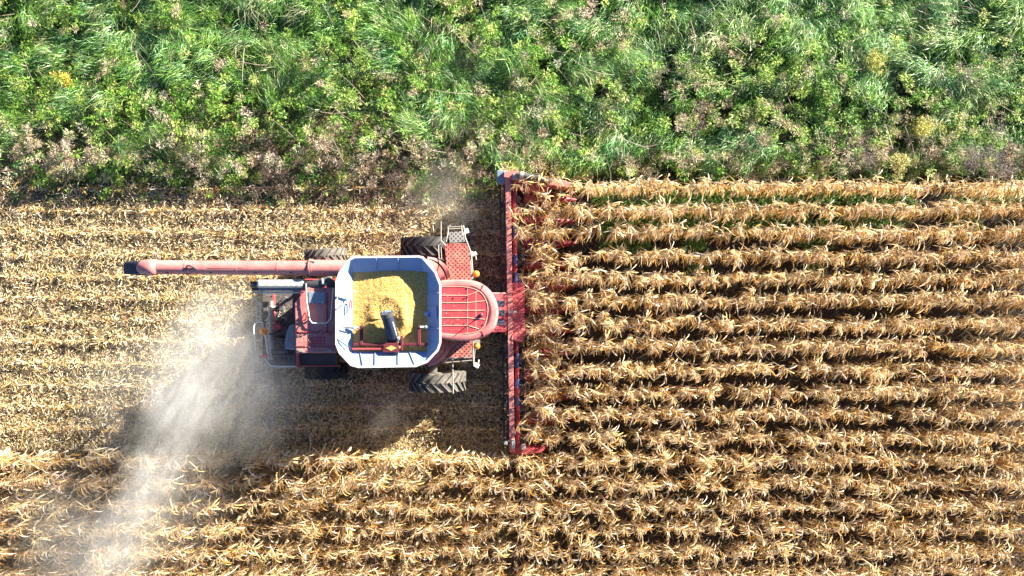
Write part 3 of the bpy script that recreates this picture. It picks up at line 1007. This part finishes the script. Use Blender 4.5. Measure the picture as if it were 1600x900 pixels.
t.tube(smooth_path([P(472, 498, zH + 0.08), P(477, 488, zH + 0.1), P(478, 499, zH + 0.08), P(472, 501, zH + 0.06), P(472, 498, zH + 0.08)], 3), 0.02, 6)
part(t, 'hood_handle', M['red_deep'])
t = MB()
p, q = P(494, 562, 2.4), None
t.box(p, (px_m(66, 2.4), px_m(19, 2.4), 0.25))
part(t, 'side_step', M['dark'], bevel=0.02)
t = MB()
t.box((*P(466, 562, 2.55)[:2], 2.5), (0.08, 0.45, 0.3)); t.box((*P(497, 572, 2.6)[:2], 2.55), (px_m(70, 2.6), 0.03, 0.10))
part(t, 'side_frame', M['red'], bevel=0.01)
# silver duct across the rear top, with pre-cleaner hose
t = MB()
zc = 3.5
a, c_ = P(402, 444, zc), P(477, 445, zc)
t.box(((a[0] + c_[0]) / 2, a[1] + 0.02, zc), (c_[0] - a[0], 0.28, 0.26)); 
part(t, 'air_duct', M['grey'], bevel=0.07)
t = MB(); a, c_ = P(402, 452, 3.3), P(477, 452, 3.3)
t.box(((a[0] + c_[0]) / 2, a[1] + 0.02, 3.26), (c_[0] - a[0], 0.13, 0.14))
part(t, 'duct_shelf', M['bluebox'], bevel=0.02)
t = MB(); t.tube([P(392, 444.5, 3.45), P(403, 445, 3.45)], [0.085, 0.11], 14); t.tube([P(394, 452, 3.3), P(403, 452, 3.3)], 0.05, 10)
part(t, 'exhaust_pipe', M['dark'], smooth=True)
t = MB(); t.tube(smooth_path([P(478, 446, 3.5), P(488, 446, 3.6), P(500, 443, 3.65), P(509, 440, 3.65), P(516, 443, 3.6), P(519, 450, 3.4)], 5), 0.15, 16)
part(t, 'intake_hose', M['dark'], smooth=True)
t = MB(); t.tube([P(503, 436, 3.78), P(505, 444, 3.82)], 0.05, 8); t.tube([P(512, 436, 3.7), P(508, 447, 3.8)], 0.03, 8)
part(t, 'hose_clamp', M['steel'])
# things in the engine bay
t = MB()
t.tube([P(424, 470, 2.5), P(424, 545, 2.5)], 0.09, 12)
for yy in (478, 496, 503, 512, 530):
    t.tube([P(424, yy, 2.5), P(424, yy + 3, 2.5)], 0.14, 12)
part(t, 'drive_shaft', M['steel'], smooth=True)
t = MB()
t.tube([P(434, 528, 2.4), P(434, 532, 2.4)], 0.22, 20); t.tube([P(430, 520, 2.4), P(430, 523, 2.4)], 0.30, 20)
part(t, 'belt_pulley', M['dark'], smooth=True)
t = MB(); t.box((*P(427, 486, 2.55)[:2], 2.5), (0.08, 1.05, 0.1)); t.box((*P(432, 512, 2.5)[:2], 2.5), (0.3, 0.18, 0.18), rz=0.4)
part(t, 'bay_bracket', M['red'], bevel=0.01)
t = MB()
t.prism(PP([(452, 508), (461, 508), (462, 547), (446, 546), (444, 536), (448, 518)], 2.75), 2.3, 2.75)
part(t, 'coolant_tank', M['bluebox'], bevel=0.05)
for yy, ln in ((463, 24), (556, 40), (550, 36)):
    t = MB(); t.box((*P(414 + ln / 2, yy, 2.5)[:2], 2.42), (px_m(ln, 2.5), 0.07, 0.07))
    part(t, 'bay_beam', M['bay'], bevel=0.01)
rnd = random.Random(3)
for k in range(10):
    t = MB(); px, py = rnd.uniform(414, 442), rnd.uniform(466, 545)
    t.tube([P(px, py, 2.45), P(px + rnd.uniform(-8, 12), py + rnd.uniform(-8, 8), 2.42), P(px + rnd.uniform(5, 14), py + rnd.uniform(-4, 14), 2.4)], rnd.uniform(0.015, 0.035), 6)
    part(t, 'bay_pipe', M['steel'] if k % 2 else M['dark'])
for k in range(6):
    t = MB(); px, py = rnd.uniform(430, 455), rnd.uniform(466, 552)
    t.box((*P(px, py, 2.4)[:2], 2.36), (rnd.uniform(0.1, 0.3), rnd.uniform(0.1, 0.35), rnd.uniform(0.1, 0.2)), rz=rnd.uniform(0, 1))
    part(t, 'bay_box', M['bay'], bevel=0.02)
# rails round the rear
for path, zz, rr in (([(398, 506), (396, 512), (401, 556), (406, 560), (414, 561), (422, 571), (430, 572.5), (462, 572.5)], 3.0, 0.024),
                     ([(398, 506), (402, 503), (410, 504), (411, 512)], 3.0, 0.024),
                     ([(395, 457), (395, 468), (404, 470)], 2.9, 0.02),
                     ([(395, 457), (476, 457)], 3.45, 0.026),
                     ([(401, 473), (401, 501)], 2.9, 0.022), ([(407, 473), (407, 501)], 2.9, 0.022),
                     ([(401, 473), (407, 473)], 2.9, 0.02), ([(401, 501), (407, 501)], 2.9, 0.02),
                     ([(413, 512), (420, 563)], 2.8, 0.03), ([(416, 505), (424, 562)], 2.75, 0.02),
                     ([(478, 443), (479, 470), (484, 500), (488, 505), (510, 505), (517, 498), (519, 470), (521, 450)], 3.85, 0.022)):
    t = MB(); t.tube([P(x, y, zz) for x, y in path], rr, 8)
    part(t, 'guard_rail', M['pale_rail'], smooth=True)
t = MB()
for (bx, by) in [(464, 478), (464, 548), (480, 548), (500, 548), (520, 548), (506, 453), (520, 453), (484, 516), (500, 516), (516, 522), (470, 522)]:
    t.ball(P(bx, by, zH), 0.022, 1, 8, 5)
part(t, 'hood_bolt', M['dark'])
for (bx, by) in [(470, 548), (516, 548)]:
    t = MB(); t.box(P(bx, by, zH + 0.02), (0.14, 0.07, 0.03)); part(t, 'hood_latch', M['steel'], bevel=0.006)
t = MB(); t.prism(PP([(484, 526), (508, 526), (508, 538), (484, 538)], zH), zH - 0.02, zH + 0.012)
part(t, 'access_hatch', M['red'], bevel=0.006)
for xx in (262, 330, 400, 455):
    t = MB(); t.box(P(xx, 424.5, ZA + 0.13), (0.10, 0.07, 0.10), rx=0.6)
    part(t, 'hose_bracket', M['dark'], bevel=0.006)
t = MB(); t.box((*P(352, 418, ZA + 0.22)[:2], ZA + 0.215), (1.1, 0.03, 0.02))
part(t, 'weld_seam', M['red_pale'])
t = MB(); t.tube([P(480, 429, ZA - 0.1), P(494, 434, ZA - 0.4)], 0.05, 8); t.box(P(486, 411, ZA + 0.16), (0.22, 0.12, 0.1))
part(t, 'hinge_joint', M['dark'], bevel=0.01)
# beacon (rear)
def beacon(px, py, z, r=0.115):
    t = MB(); t.tube([P(px, py, z - 0.18), P(px, py, z - 0.06)], r * 0.75, 14)
    o = part(t, 'beacon_base', M['dark'])
    t = MB(); c = P(px, py, z)
    t.tube([(c[0], c[1], z - 0.06), (c[0], c[1], z + 0.06), (c[0], c[1], z + 0.10), (c[0], c[1], z + 0.115)], [r, r * 0.96, r * 0.7, r * 0.2], 18)
    part(t, 'beacon_lamp', M['orange'], smooth=True)


beacon(412, 518, 3.0)
beacon(744, 428, 3.3, 0.11)
beacon(745, 541, 3.3, 0.105)
t = MB(); t.box(P(412, 557, 3.0), (0.28, 0.10, 0.08), rz=0.2)
part(t, 'rear_lamp', M['red_pale'], bevel=0.02)

# rear frame corner posts carry the high duct
for (px, py) in ((408, 447), (470, 447)):
    t = MB(); p = P(px, py, 3.0); t.box((p[0], p[1], 2.85), (0.07, 0.07, 1.1))
    part(t, 'duct_post', M['dark'])
# ---- cab
zR = 3.72
roof_o = smooth_path([(*P(x, y, zR)[:2], 0) for x, y in [(690, 437.5), (722, 436.5), (744, 439.5), (760, 448), (771, 461), (777.5, 478), (778.5, 494), (774, 511), (765, 522), (752, 529), (733, 533), (708, 532), (690, 529)]], 3)
ctr = Vector((*P(715, 485, zR)[:2], 0))


def ring(scale, z, back=None):
    out = []
    for p in roof_o:
        q = ctr + (p - ctr) * scale
        if p.x < P(700, 0, zR)[0]: q.x = p.x + (back or 0)
        out.append((q.x, q.y, z))
    return out


t = MB()
t.loft([ring(0.93, 3.40), ring(0.99, 3.46), ring(1.0, 3.58), ring(0.985, 3.68), ring(0.95, 3.745), ring(0.86, 3.775), ring(0.80, 3.765), ring(0.775, 3.735)], True, True)
roof = part(t, 'cab_roof', M['red_pale'], smooth=True)
t = MB()
panel = [(689, 448), (722, 448), (742, 452), (754, 460), (761, 474), (762, 490), (757, 508), (750, 516), (738, 520), (715, 522.5), (689, 522.5)]
sp = smooth_path([(*P(x, y, 3.75)[:2], 0) for x, y in panel], 3)
t.prism([(p.x, p.y) for p in sp], 3.72, 3.757)
t.build('roof_panel', M['roofred'], roof, bevel=0.012)
rb = MB()
for ys, bend in ((461.5, 455), (473, 470), (485, 485), (496.5, 499), (508.5, 514)):
    a, c_, e = P(689, ys, 3.76), P(731, ys, 3.76), P(758 if abs(ys - 485) < 14 else 748, bend, 3.76)
    rb.tube([a, c_, e], 0.014, 6)
rb.build('roof_rib', M['cream'], roof)
rb = MB()
for xx in (730.5, 743.5):
    rb.tube([P(xx, 449.5 if xx < 735 else 455, 3.757), P(xx, 521 if xx < 735 else 516, 3.757)], 0.009, 6)
rb.tube([tuple(p)[:2] + (3.76,) for p in sp], 0.012, 6)
rb.build('roof_seam', M['cream'], roof)
rb = MB(); rb.tube([P(752, 452, 3.77), P(756, 444, 3.76)], 0.018, 6); rb.tube([P(752, 517, 3.77), P(757, 526, 3.76)], 0.018, 6)
rb.build('corner_seam', M['red_deep'], roof)
t = MB()
for (xx, yy) in ((709, 465), (726, 465.5), (730, 450), (731, 464), (693, 505.5), (710, 505.5), (726, 505.5), (755, 507)):
    t.ball(P(xx, yy, 3.77), 0.022, 1, 8, 5)
t.build('roof_bolt', M['dark'], roof)
t = MB(); c = P(752, 492, 3.77)
t.ball((c[0], c[1], 3.79), 0.06); t.tube([(c[0], c[1], 3.78), (c[0] + 0.01, c[1] + 0.01, 4.12)], 0.014, 6)
part(t, 'roof_antenna', M['dark'])
t = MB()   # glass cab below the roof
gp = [(p.x, p.y) for p in [ctr + (q - ctr) * 0.9 for q in roof_o]]
gl = [(p.x, p.y) for p in [ctr + (q - ctr) * 0.84 for q in roof_o]]
t.prism(gl, 1.9, 3.40, gp)
part(t, 'cab_glass', M['glass'])
t = MB()
t.prism([(p.x, p.y) for p in [ctr + (q - ctr) * 0.88 for q in roof_o]], 1.55, 1.9)
part(t, 'cab_floor', M['red'])
# feeder house
t = MB()
a = P(742, 520, 1.5); c_ = P(793, 457, 1.2)
t.hexa([(a[0], a[1], 0.9), (c_[0], a[1], 0.35), (c_[0], c_[1], 0.35), (a[0], c_[1], 0.9), (a[0], a[1], 1.75), (c_[0], a[1], 1.12), (c_[0], c_[1], 1.12), (a[0], c_[1], 1.75)])
part(t, 'feeder_house', M['red_deep'], bevel=0.03)
t = MB()
for yy in (474, 489, 504):
    p = P(784, yy, 1.4); t.box((p[0] - 0.05, p[1], 1.27), (0.32, 0.2, 0.03), ry=R(24))
part(t, 'feeder_cover', M['navy'], bevel=0.01)

# ---- front fenders
for pin, pout, zz in (([(656, 403), (672, 406), (684, 413), (692, 424), (697, 438)], [(656, 410), (668, 412), (678, 419), (685, 429), (688, 440)], 2.75),
                      ([(668, 401), (682, 404), (695, 413), (702, 424), (705, 437)], [(668, 404), (680, 407), (690, 415), (696, 425), (699, 437)], 2.6),
                      ([(697, 534), (694, 546), (687, 557), (676, 566), (660, 571)], [(690, 532), (687, 542), (680, 551), (670, 559), (656, 563)], 2.75),
                      ([(706, 533), (702, 548), (694, 560), (684, 568), (670, 573)], [(700, 533), (697, 547), (690, 557), (681, 565), (668, 570)], 2.6)):
    t = MB()
    A_, B_ = smooth_path([(x, y, 0) for x, y in pin], 5), smooth_path([(x, y, 0) for x, y in pout], 5)
    rings = []
    for k, (p, q) in enumerate(zip(A_, B_)):
        f_ = k / (len(A_) - 1)
        if pin[0][1] > 480: f_ = 1 - f_
        z_ = zz - 0.75 * f_ ** 2
        rings.append([P(p.x, p.y, z_), P(q.x, q.y, z_ + 0.04), (*P(q.x, q.y, z_)[:2], z_ - 0.05), (*P(p.x, p.y, z_)[:2], z_ - 0.09)])
    t.loft(rings)
    part(t, 'fender', M['red_pale'], smooth=True)
# ---- operator platforms, steps, rails, mirrors
zP = 1.95
t = MB()
t.prism(PP([(694, 381), (728, 380), (735, 398), (737, 438), (700, 438)], zP), zP - 0.07, zP)
part(t, 'platform', M['deck'], bevel=0.008)
t = MB()
t.prism(PP([(700, 363), (724, 361), (726, 378), (702, 380)], 1.7), 1.62, 1.68)
part(t, 'platform_step', M['deck_grey'], bevel=0.008)
t = MB()
t.prism(PP([(683, 560), (718, 531), (738, 531), (737, 560)], zP), zP - 0.07, zP)
part(t, 'platform', M['deck'], bevel=0.008)
t = MB()
t.prism(PP([(664, 566), (692, 545), (697, 548), (682, 566), (676, 570)], 2.2), 2.1, 2.2)
part(t, 'platform_skirt', M['red_pale'], bevel=0.01)
for path, zz, rr in (([(724, 352), (727, 372), (736, 395), (739, 430), (738, 436)], 2.9, 0.024),
                     ([(727, 372), (734, 392), (737, 432)], 2.5, 0.016),
                     ([(697, 378), (700, 362), (700, 354), (705, 352)], 2.7, 0.026),
                     ([(721, 352), (722, 368)], 2.7, 0.024),
                     ([(701, 355), (722, 354)], 1.4, 0.02), ([(701, 358), (722, 357)], 1.2, 0.02),
                     ([(685, 383), (686, 404), (695, 407), (694, 386), (685, 383)], 2.3, 0.018),
                     ([(689, 385), (690, 405)], 2.3, 0.014),
                     ([(689, 345), (689, 376), (697, 384)], 2.7, 0.018),
                     ([(692, 567), (700, 560), (738, 558), (740, 540)], 2.9, 0.022),
                     ([(692, 567), (738, 563)], 2.5, 0.018),
                     ([(739, 530), (740, 572)], 2.9, 0.02), ([(743, 535), (740, 572)], 2.7, 0.014),
                     ([(707, 560), (708, 615)], 2.7, 0.022), ([(737, 545), (726, 560)], 2.5, 0.016)):
    t = MB(); t.tube([P(x, y, zz) for x, y in path], rr, 8)
    part(t, 'handrail', M['steel'], smooth=True)
for (px, py, s) in ((741, 397, 1), (745, 571, -1)):
    t = MB()
    c = P(px, py, 2.7)
    t.box(c, (0.16, 0.12, 0.34), rz=0.5 * s); t.tube([P(px - 4, py - 4, 2.7), P(px + 2, py + 2, 2.75), P(px + 3, py + 9 * s, 2.65)], 0.025, 6)
    part(t, 'mirror', M['grey'], bevel=0.02)
t = MB(); t.box(P(729, 361, 2.0), (0.14, 0.18, 0.1), rz=0.3)
part(t, 'work_lamp', M['grey'], bevel=0.02)
t = MB(); t.box((*P(745, 534, 3.1)[:2], 3.08), (0.2, 0.12, 0.06))
part(t, 'beacon_bracket', M['steel'])
t = MB(); t.box((*P(740, 430, 3.1)[:2], 3.08), (0.2, 0.07, 0.06))
part(t, 'beacon_bracket', M['steel'])

# ---- corn header
hd = empty('corn_header', (0, 0, 0), cb)
hd.matrix_parent_inverse = INV


def hpart(mb, name, mat, **k):
    return mb.build(name, mat, hd, **k)


zB = 1.15
def bx_(y): return 790.5 + (y - 270) * 0.0155       # slight skew of the beam
t = MB()
a, c_ = P(bx_(268) + 3, 268, zB), P(bx_(706) + 3, 706, zB)
t.prism([(a[0] - 0.09, a[1]), (a[0] + 0.09, a[1]), (c_[0] + 0.085, c_[1]), (c_[0] - 0.085, c_[1])], zB - 0.17, zB)
hpart(t, 'main_beam', M['red_pale'], bevel=0.012)
t = MB()
t.prism([(a[0] - 0.16, a[1] - 0.2), (a[0] - 0.10, a[1] - 0.2), (c_[0] - 0.10, c_[1] + 0.2), (c_[0] - 0.16, c_[1] + 0.2)], 0.25, 0.85)
t.prism([(a[0] - 0.30, a[1] - 0.2), (a[0] - 0.24, a[1] - 0.2), (c_[0] - 0.24, c_[1] + 0.2), (c_[0] - 0.30, c_[1] + 0.2)], 0.55, 0.62)
hpart(t, 'back_sheet', M['dark'])
t = MB()
t.prism([(a[0] + 0.10, a[1] - 0.3), (a[0] + 0.62, a[1] - 0.3), (c_[0] + 0.62, c_[1] + 0.3), (c_[0] + 0.10, c_[1] + 0.3)], 0.22, 0.27)
hpart(t, 'trough_floor', M['bay'])
# cross auger: red and blue painted stretches with flighting
ys = list(range(285, 700, 1))
segs = [(284, 352, 'red_deep'), (352, 372, 'blueshaft'), (372, 398, 'red_deep'), (398, 414, 'blueshaft'), (414, 426, 'red_deep'), (426, 444, 'blueshaft'),
        (535, 552, 'red_deep'), (552, 575, 'blueshaft'), (575, 592, 'red_deep'), (592, 606, 'blueshaft'), (606, 620, 'red_deep'), (620, 634, 'blueshaft'), (634, 700, 'red_deep'), (444, 535, 'red_deep')]
for y0_, y1_, mt in segs:
    t = MB(); t.tube([P(bx_(y0_) + 13, y0_, 0.95), P(bx_(y1_) + 12, y1_, 0.95)], 0.075, 14)
    hpart(t, 'cross_shaft', M[mt], smooth=True)
t = MB()
rings = []
L_ = 8.8
for k in range(420):
    yy = 3.55 - L_ * k / 419
    hand = 1 if yy > -0.8 else -1
    a_ = hand * 2 * math.pi * (yy + 0.8) / 0.55
    x_ = a[0] + (c_[0] - a[0]) * (k / 419) + 0.27
    rings.append([(x_ + 0.03 * math.cos(a_), yy, 0.55 + 0.03 * math.sin(a_)), (x_ + 0.2 * math.cos(a_), yy, 0.55 + 0.2 * math.sin(a_))])
t.loft(rings, False, False, closed=False)
hpart(t, 'auger_flighting', M['steel'], solid=0.008)
# centre cover
t = MB()
t.prism(PP([(800.5, 443), (815, 441), (819.5, 447), (820, 528), (816, 535), (806, 534), (801, 530)], 1.08), 0.86, 1.085)
hpart(t, 'centre_cover', M['red'], bevel=0.02)
t = MB(); t.box((*P(801, 487, 1.18)[:2], 1.175), (0.30, 0.08, 0.03), rz=0.1); t.tube([P(795, 489, 1.2), P(808, 488, 1.2)], 0.03, 6)
hpart(t, 'cover_latch', M['steel'])


def snout(yrow, x_back=0.42, x_seam=1.38, x_tip=2.28, w=0.235, zt=0.74):
    root = empty('row_divider', (0, 0, 0), hd)
    def sec(x, w_, zc, h_):
        return [(x, yrow + w_ * math.cos(a), zc + h_ * math.sin(a)) for a in [math.pi * k / 10 for k in range(11)]]
    t = MB()
    t.loft([sec(x_back, w, 0.35, zt - 0.35), sec(x_back + 0.45, w, 0.33, zt - 0.35), sec(x_seam - 0.02, w * 0.92, 0.25, zt - 0.42)], True, True)
    t.build('hood', M['red_deep'] if random.random() < 0.6 else M['red'], root, smooth=True)
    t = MB()
    rs = []
    for k in range(8):
        s_ = k / 7
        rs.append(sec(x_seam + (x_tip - x_seam) * s_, w * 0.95 * (1 - s_) ** 0.75 + 0.012, 0.25 - 0.17 * s_, (zt - 0.40) * (1 - s_) ** 0.85 + 0.012))
    t.loft(rs, True, True)
    t.build('snout_tip', M['red_deep'], root, smooth=True)


for k in range(-8, 4):
    if k == -8: continue
    snout(ROW0 + ROWD * k + 0.38)
# end shields
t = MB()
t.prism(PP([(786, 267), (800, 265.5), (818, 267.5), (852, 277), (880, 280), (905, 289), (903, 294), (875, 294), (850, 290), (828, 284), (812, 286), (786, 279)], 1.2), 0.45, 1.2,
        PP([(787, 268), (800, 266.5), (818, 268.5), (852, 278), (880, 281.5), (904, 290), (902, 292.5), (875, 292), (850, 287), (828, 281), (812, 281), (787, 277)], 1.2))
hpart(t, 'end_shield', M['red_pale'], bevel=0.02)
t = MB()
t.prism(PP([(806, 276), (862, 287), (860, 302), (816, 299), (806, 292)], 0.95), 0.4, 0.95)
hpart(t, 'end_hood', M['red'], bevel=0.04)
t = MB()
t.tube([P(809, 272.5, 1.3), P(860, 283.5, 1.26)], 0.115, 16)
for k in range(4):
    xx = 818 + k * 12; t.tube([P(xx, 272.5 + (xx - 809) * .2157, 1.3), P(xx + 1.2, 272.8 + (xx - 809) * .2157, 1.3)], 0.125, 16)
hpart(t, 'end_auger', M['dark'], smooth=True)
t = MB(); t.tube([P(812, 273, 1.3), P(818, 274.4, 1.3)], 0.13, 16); t.box((*P(806, 276, 1.28)[:2], 1.24), (0.2, 0.22, 0.16))
hpart(t, 'gearbox', M['steel'], bevel=0.02)
t = MB()
t.box((*P(783, 277, 1.0)[:2], 0.95), (0.3, 0.45, 0.3))
hpart(t, 'hose_box', M['bluebox'], bevel=0.03)
t = MB()
t.prism(PP([(795, 700), (818, 697), (840, 700), (856, 699), (858, 703), (850, 710), (822, 713), (797, 711)], 1.1), 0.4, 1.05,
        PP([(796, 701), (818, 699), (838, 702), (848, 701), (850, 704), (846, 708), (822, 711), (798, 710)], 1.1))
hpart(t, 'end_shield', M['red'], bevel=0.02)
t = MB(); t.box((*P(818, 699, 1.2)[:2], 1.12), (0.14, 0.2, 0.14)); t.box((*P(802, 694, 1.2)[:2], 1.12), (0.12, 0.3, 0.12)); t.box((*P(790, 693, 1.2)[:2], 1.05), (0.12, 0.12, 0.2))
hpart(t, 'gearbox', M['grey'], bevel=0.02)

# ------------------------------------------------------------------ grain in the tank
gx0, gy0, _ = P(549, 551, LOW); gx1, gy1, _ = P(669, 423, LOW)
nx = 110
xs = np.linspace(gx0, gx1, nx); ys_ = np.linspace(gy0, gy1, nx)
GX, GY = np.meshgrid(xs, ys_, indexing='ij')
pk = P(622, 455, 3.7); cr = P(603, 486, 3.7)
dpk = np.hypot(GX - pk[0], (GY - pk[1]))
Z = 3.74 + 0.11 * np.exp(-(dpk / 0.95) ** 2)
dcr = np.hypot(GX - cr[0], GY - cr[1])
Z += 0.05 * np.exp(-((dcr - 0.42) / 0.16) ** 2) * (GY > cr[1] - 0.25) - 0.13 * np.exp(-(dcr / 0.27) ** 2)
sp_ = P(632, 492, 3.7)
Z += 0.10 * np.exp(-(((GX - sp_[0]) / 0.16) ** 2 + ((GY - sp_[1]) / 0.42) ** 2))
Z += 0.014 * (vnoise(GX * 5 + 40, GY * 5 + 40, 0.5, 61) - 0.5) + 0.004 * rng.standard_normal(Z.shape)
gr = MB()
vs = [(GX[i, j], GY[i, j], Z[i, j]) for i in range(nx) for j in range(nx)]
fs = [(i * nx + j, (i + 1) * nx + j, (i + 1) * nx + j + 1, i * nx + j + 1) for i in range(nx - 1) for j in range(nx - 1)]
gr.add(vs, fs)
# skirt so the heap is a solid body
sk = [(0, j) for j in range(nx)] + [(i, nx - 1) for i in range(1, nx)] + [(nx - 1, j) for j in range(nx - 2, -1, -1)] + [(i, 0) for i in range(nx - 2, 0, -1)]
base = len(gr.v)
gr.v += [(GX[i, j], GY[i, j], 2.9) for i, j in sk]
for q in range(len(sk)):
    q2 = (q + 1) % len(sk)
    i1, i2 = sk[q][0] * nx + sk[q][1], sk[q2][0] * nx + sk[q2][1]
    gr.f.append((i1, i2, base + q2, base + q))
tag(gr.build('corn_grain', M['grain'], smooth=True), 'heap of yellow corn kernels filling the open grain tank', 'corn grain', kind='stuff')
# kernels spilling out of the fill auger
fl = NM()
n_ = 1500
t_ = rng.random(n_)
ang = U(-0.5, 3.6, n_)
p_ = P(604, 487, 4.1)
d_ = t_ * U(0.3, 0.75, n_)
p0 = np.stack([p_[0] + d_ * np.cos(ang), p_[1] + d_ * np.sin(ang), 4.05 + 0.12 * t_ - 0.55 * t_ ** 2 + 0.03 * rng.standard_normal(n_)], 1)
fl.add(strips(p0, U(0, 6.3, n_), U(-1, 1, n_), U(-1, 1, n_), np.full(n_, 0.022), np.full(n_, 0.018), 2, prof='oval', col=palette(n_, [(0.82, 0.56, 0.16), (0.85, 0.66, 0.3)], [1, 1])))
tag(fl.obj('flying_kernels', M['straw']), 'corn kernels spraying from the mouth of the fill auger', 'corn kernels', kind='stuff')

# ------------------------------------------------------------------ dust cloud
def dust():
    m = bpy.data.materials.new('harvest_dust')
    m.use_nodes = True
    n, l = m.node_tree.nodes, m.node_tree.links
    n.remove(n['Principled BSDF'])
    out = n['Material Output']
    geo = n.new('ShaderNodeNewGeometry')
    pos = geo.outputs['Position']
    # wavy coordinates
    nz = noise(n, l, 0.7, 3, 0.5, pos)
    sub = n.new('ShaderNodeVectorMath'); sub.operation = 'SUBTRACT'; sub.inputs[1].default_value = (0.5, 0.5, 0.5)
    l.new(nz.outputs['Color'], sub.inputs[0])
    scl = n.new('ShaderNodeVectorMath'); scl.operation = 'SCALE'; scl.inputs['Scale'].default_value = 1.5
    l.new(sub.outputs[0], scl.inputs[0])
    ad = n.new('ShaderNodeVectorMath'); ad.operation = 'ADD'
    l.new(pos, ad.inputs[0]); l.new(scl.outputs[0], ad.inputs[1])
    blobs = [(405, 545, 2.2, 1.1, 0.35), (352, 520, 2.5, 1.9, 0.75), (325, 565, 2.6, 2.0, 0.95), (350, 625, 2.2, 2.2, 0.7), (425, 600, 1.9, 1.9, 0.6), (290, 625, 3.0, 1.3, 1.4),
             (262, 690, 3.0, 1.25, 1.2), (238, 742, 3.1, 1.1, 1.2), (212, 795, 3.1, 1.15, 1.0), (185, 845, 3.0, 1.4, 0.7), (150, 895, 2.8, 1.9, 0.4), (215, 610, 1.6, 2.1, 0.35), (270, 790, 2.6, 2.0, 0.25), (120, 830, 2.4, 2.2, 0.3),
             (705, 305, 0.8, 1.3, 0.45), (660, 312, 0.7, 1.1, 0.3), (610, 635, 1.0, 1.2, 0.5), (640, 395, 0.7, 1.0, 0.25)]
    acc = None
    for px, py, z, r, w in blobs:
        c = P(px, py, z)
        ds = n.new('ShaderNodeVectorMath'); ds.operation = 'DISTANCE'; ds.inputs[1].default_value = c
        l.new(ad.outputs[0], ds.inputs[0])
        mr = n.new('ShaderNodeMapRange'); mr.interpolation_type = 'SMOOTHERSTEP'
        mr.inputs[1].default_value = r * 1.35; mr.inputs[2].default_value = 0.0
        mr.inputs[3].default_value = 0.0; mr.inputs[4].default_value = w
        l.new(ds.outputs['Value'], mr.inputs[0])
        if acc is None: acc = mr.outputs[0]
        else:
            a_ = n.new('ShaderNodeMath'); a_.operation = 'ADD'
            l.new(acc, a_.inputs[0]); l.new(mr.outputs[0], a_.inputs[1]); acc = a_.outputs[0]
    m1 = n.new('ShaderNodeMapping'); m1.inputs['Rotation'].default_value = (0, 0, R(-62))
    m2 = n.new('ShaderNodeMapping'); m2.inputs['Scale'].default_value = (0.42, 1.3, 1.0)
    l.new(pos, m1.inputs[0]); l.new(m1.outputs[0], m2.inputs[0])
    n2 = noise(n, l, 1.5, 6, 0.68, m2.outputs[0], 1.0)
    r2 = n.new('ShaderNodeMapRange'); r2.inputs[1].default_value = 0.40; r2.inputs[2].default_value = 0.66; r2.inputs[3].default_value = 0.22; r2.inputs[4].default_value = 1.75
    l.new(n2.outputs[0], r2.inputs[0])
    mu = n.new('ShaderNodeMath'); mu.operation = 'MULTIPLY'
    l.new(acc, mu.inputs[0]); l.new(r2.outputs[0], mu.inputs[1])
    mu2 = n.new('ShaderNodeMath'); mu2.operation = 'MULTIPLY'; mu2.inputs[1].default_value = 0.235
    l.new(mu.outputs[0], mu2.inputs[0])
    vs_ = n.new('ShaderNodeVolumeScatter')
    vs_.inputs['Color'].default_value = (0.98, 0.93, 0.81, 1)
    vs_.inputs['Anisotropy'].default_value = 0.0
    l.new(mu2.outputs[0], vs_.inputs['Density'])
    l.new(vs_.outputs[0], out.inputs['Volume'])
    return m


dm_ = dust()
db = MB()
a1, a2 = P(40, 960, 0), P(520, 450, 0)
dpoly = PP([(0, 980), (0, 800), (90, 600), (220, 500), (320, 430), (480, 430), (500, 520), (520, 580), (520, 680), (440, 720), (360, 800), (320, 980)], 2.5)
db.prism(dpoly, 0.15, 5.2)
tag(db.build('dust_cloud', dm_), 'pale dust plume drifting away behind the combine', 'dust', kind='stuff')

for q_, lab in (([(590, 235), (776, 235), (776, 375), (590, 375)], 'faint pale dust hanging behind the top end of the header'),
                ([(530, 585), (700, 585), (700, 700), (530, 700)], 'faint pale dust hanging below the lower front wheel')):
    db = MB()
    db.prism(PP(q_, 1.0), 0.12, 2.6)
    tag(db.build('dust_wisp', dm_), lab, 'dust', kind='stuff')

# ------------------------------------------------------------------ chaff settled on the machine
ch = NM()
def chaff(poly, z, n_, lmax=0.14):
    q = [P(x, y, z) for x, y in poly]
    xa, xb = min(p[0] for p in q), max(p[0] for p in q); ya, yb = min(p[1] for p in q), max(p[1] for p in q)
    x, y = U(xa, xb, n_), U(ya, yb, n_)
    ch.add(strips(np.stack([x, y, np.full(n_, z + 0.012)], 1), U(0, 6.3, n_), np.full(n_, 0.05), np.full(n_, -0.05), rng.gamma(2, 0.02, n_).clip(0.015, lmax), U(0.006, 0.02, n_), 2,
                  curl=rng.normal(0, 0.6, n_), col=palette(n_, CORN_COLS, CORN_W), prof='oval', zmin=z + 0.006))
chaff([(478, 455), (524, 550)], 3.76, 150)
chaff([(464, 480), (480, 550)], 3.76, 60)
chaff([(414, 470), (458, 566)], 2.30, 420, 0.3)
chaff([(700, 384), (727, 436)], 1.955, 70)
chaff([(690, 540), (735, 557)], 1.955, 50)
chaff([(692, 450), (750, 520)], 3.775, 60, 0.06)
chaff([(789, 275), (795, 700)], 1.16, 160, 0.2)
chaff([(803, 445), (816, 530)], 1.09, 90, 0.2)
chaff([(405, 441), (475, 448)], 3.635, 40, 0.1)
tag(ch.obj('settled_chaff', M['straw']), 'bits of corn chaff settled on the flat tops of the harvester', 'chaff', kind='stuff')
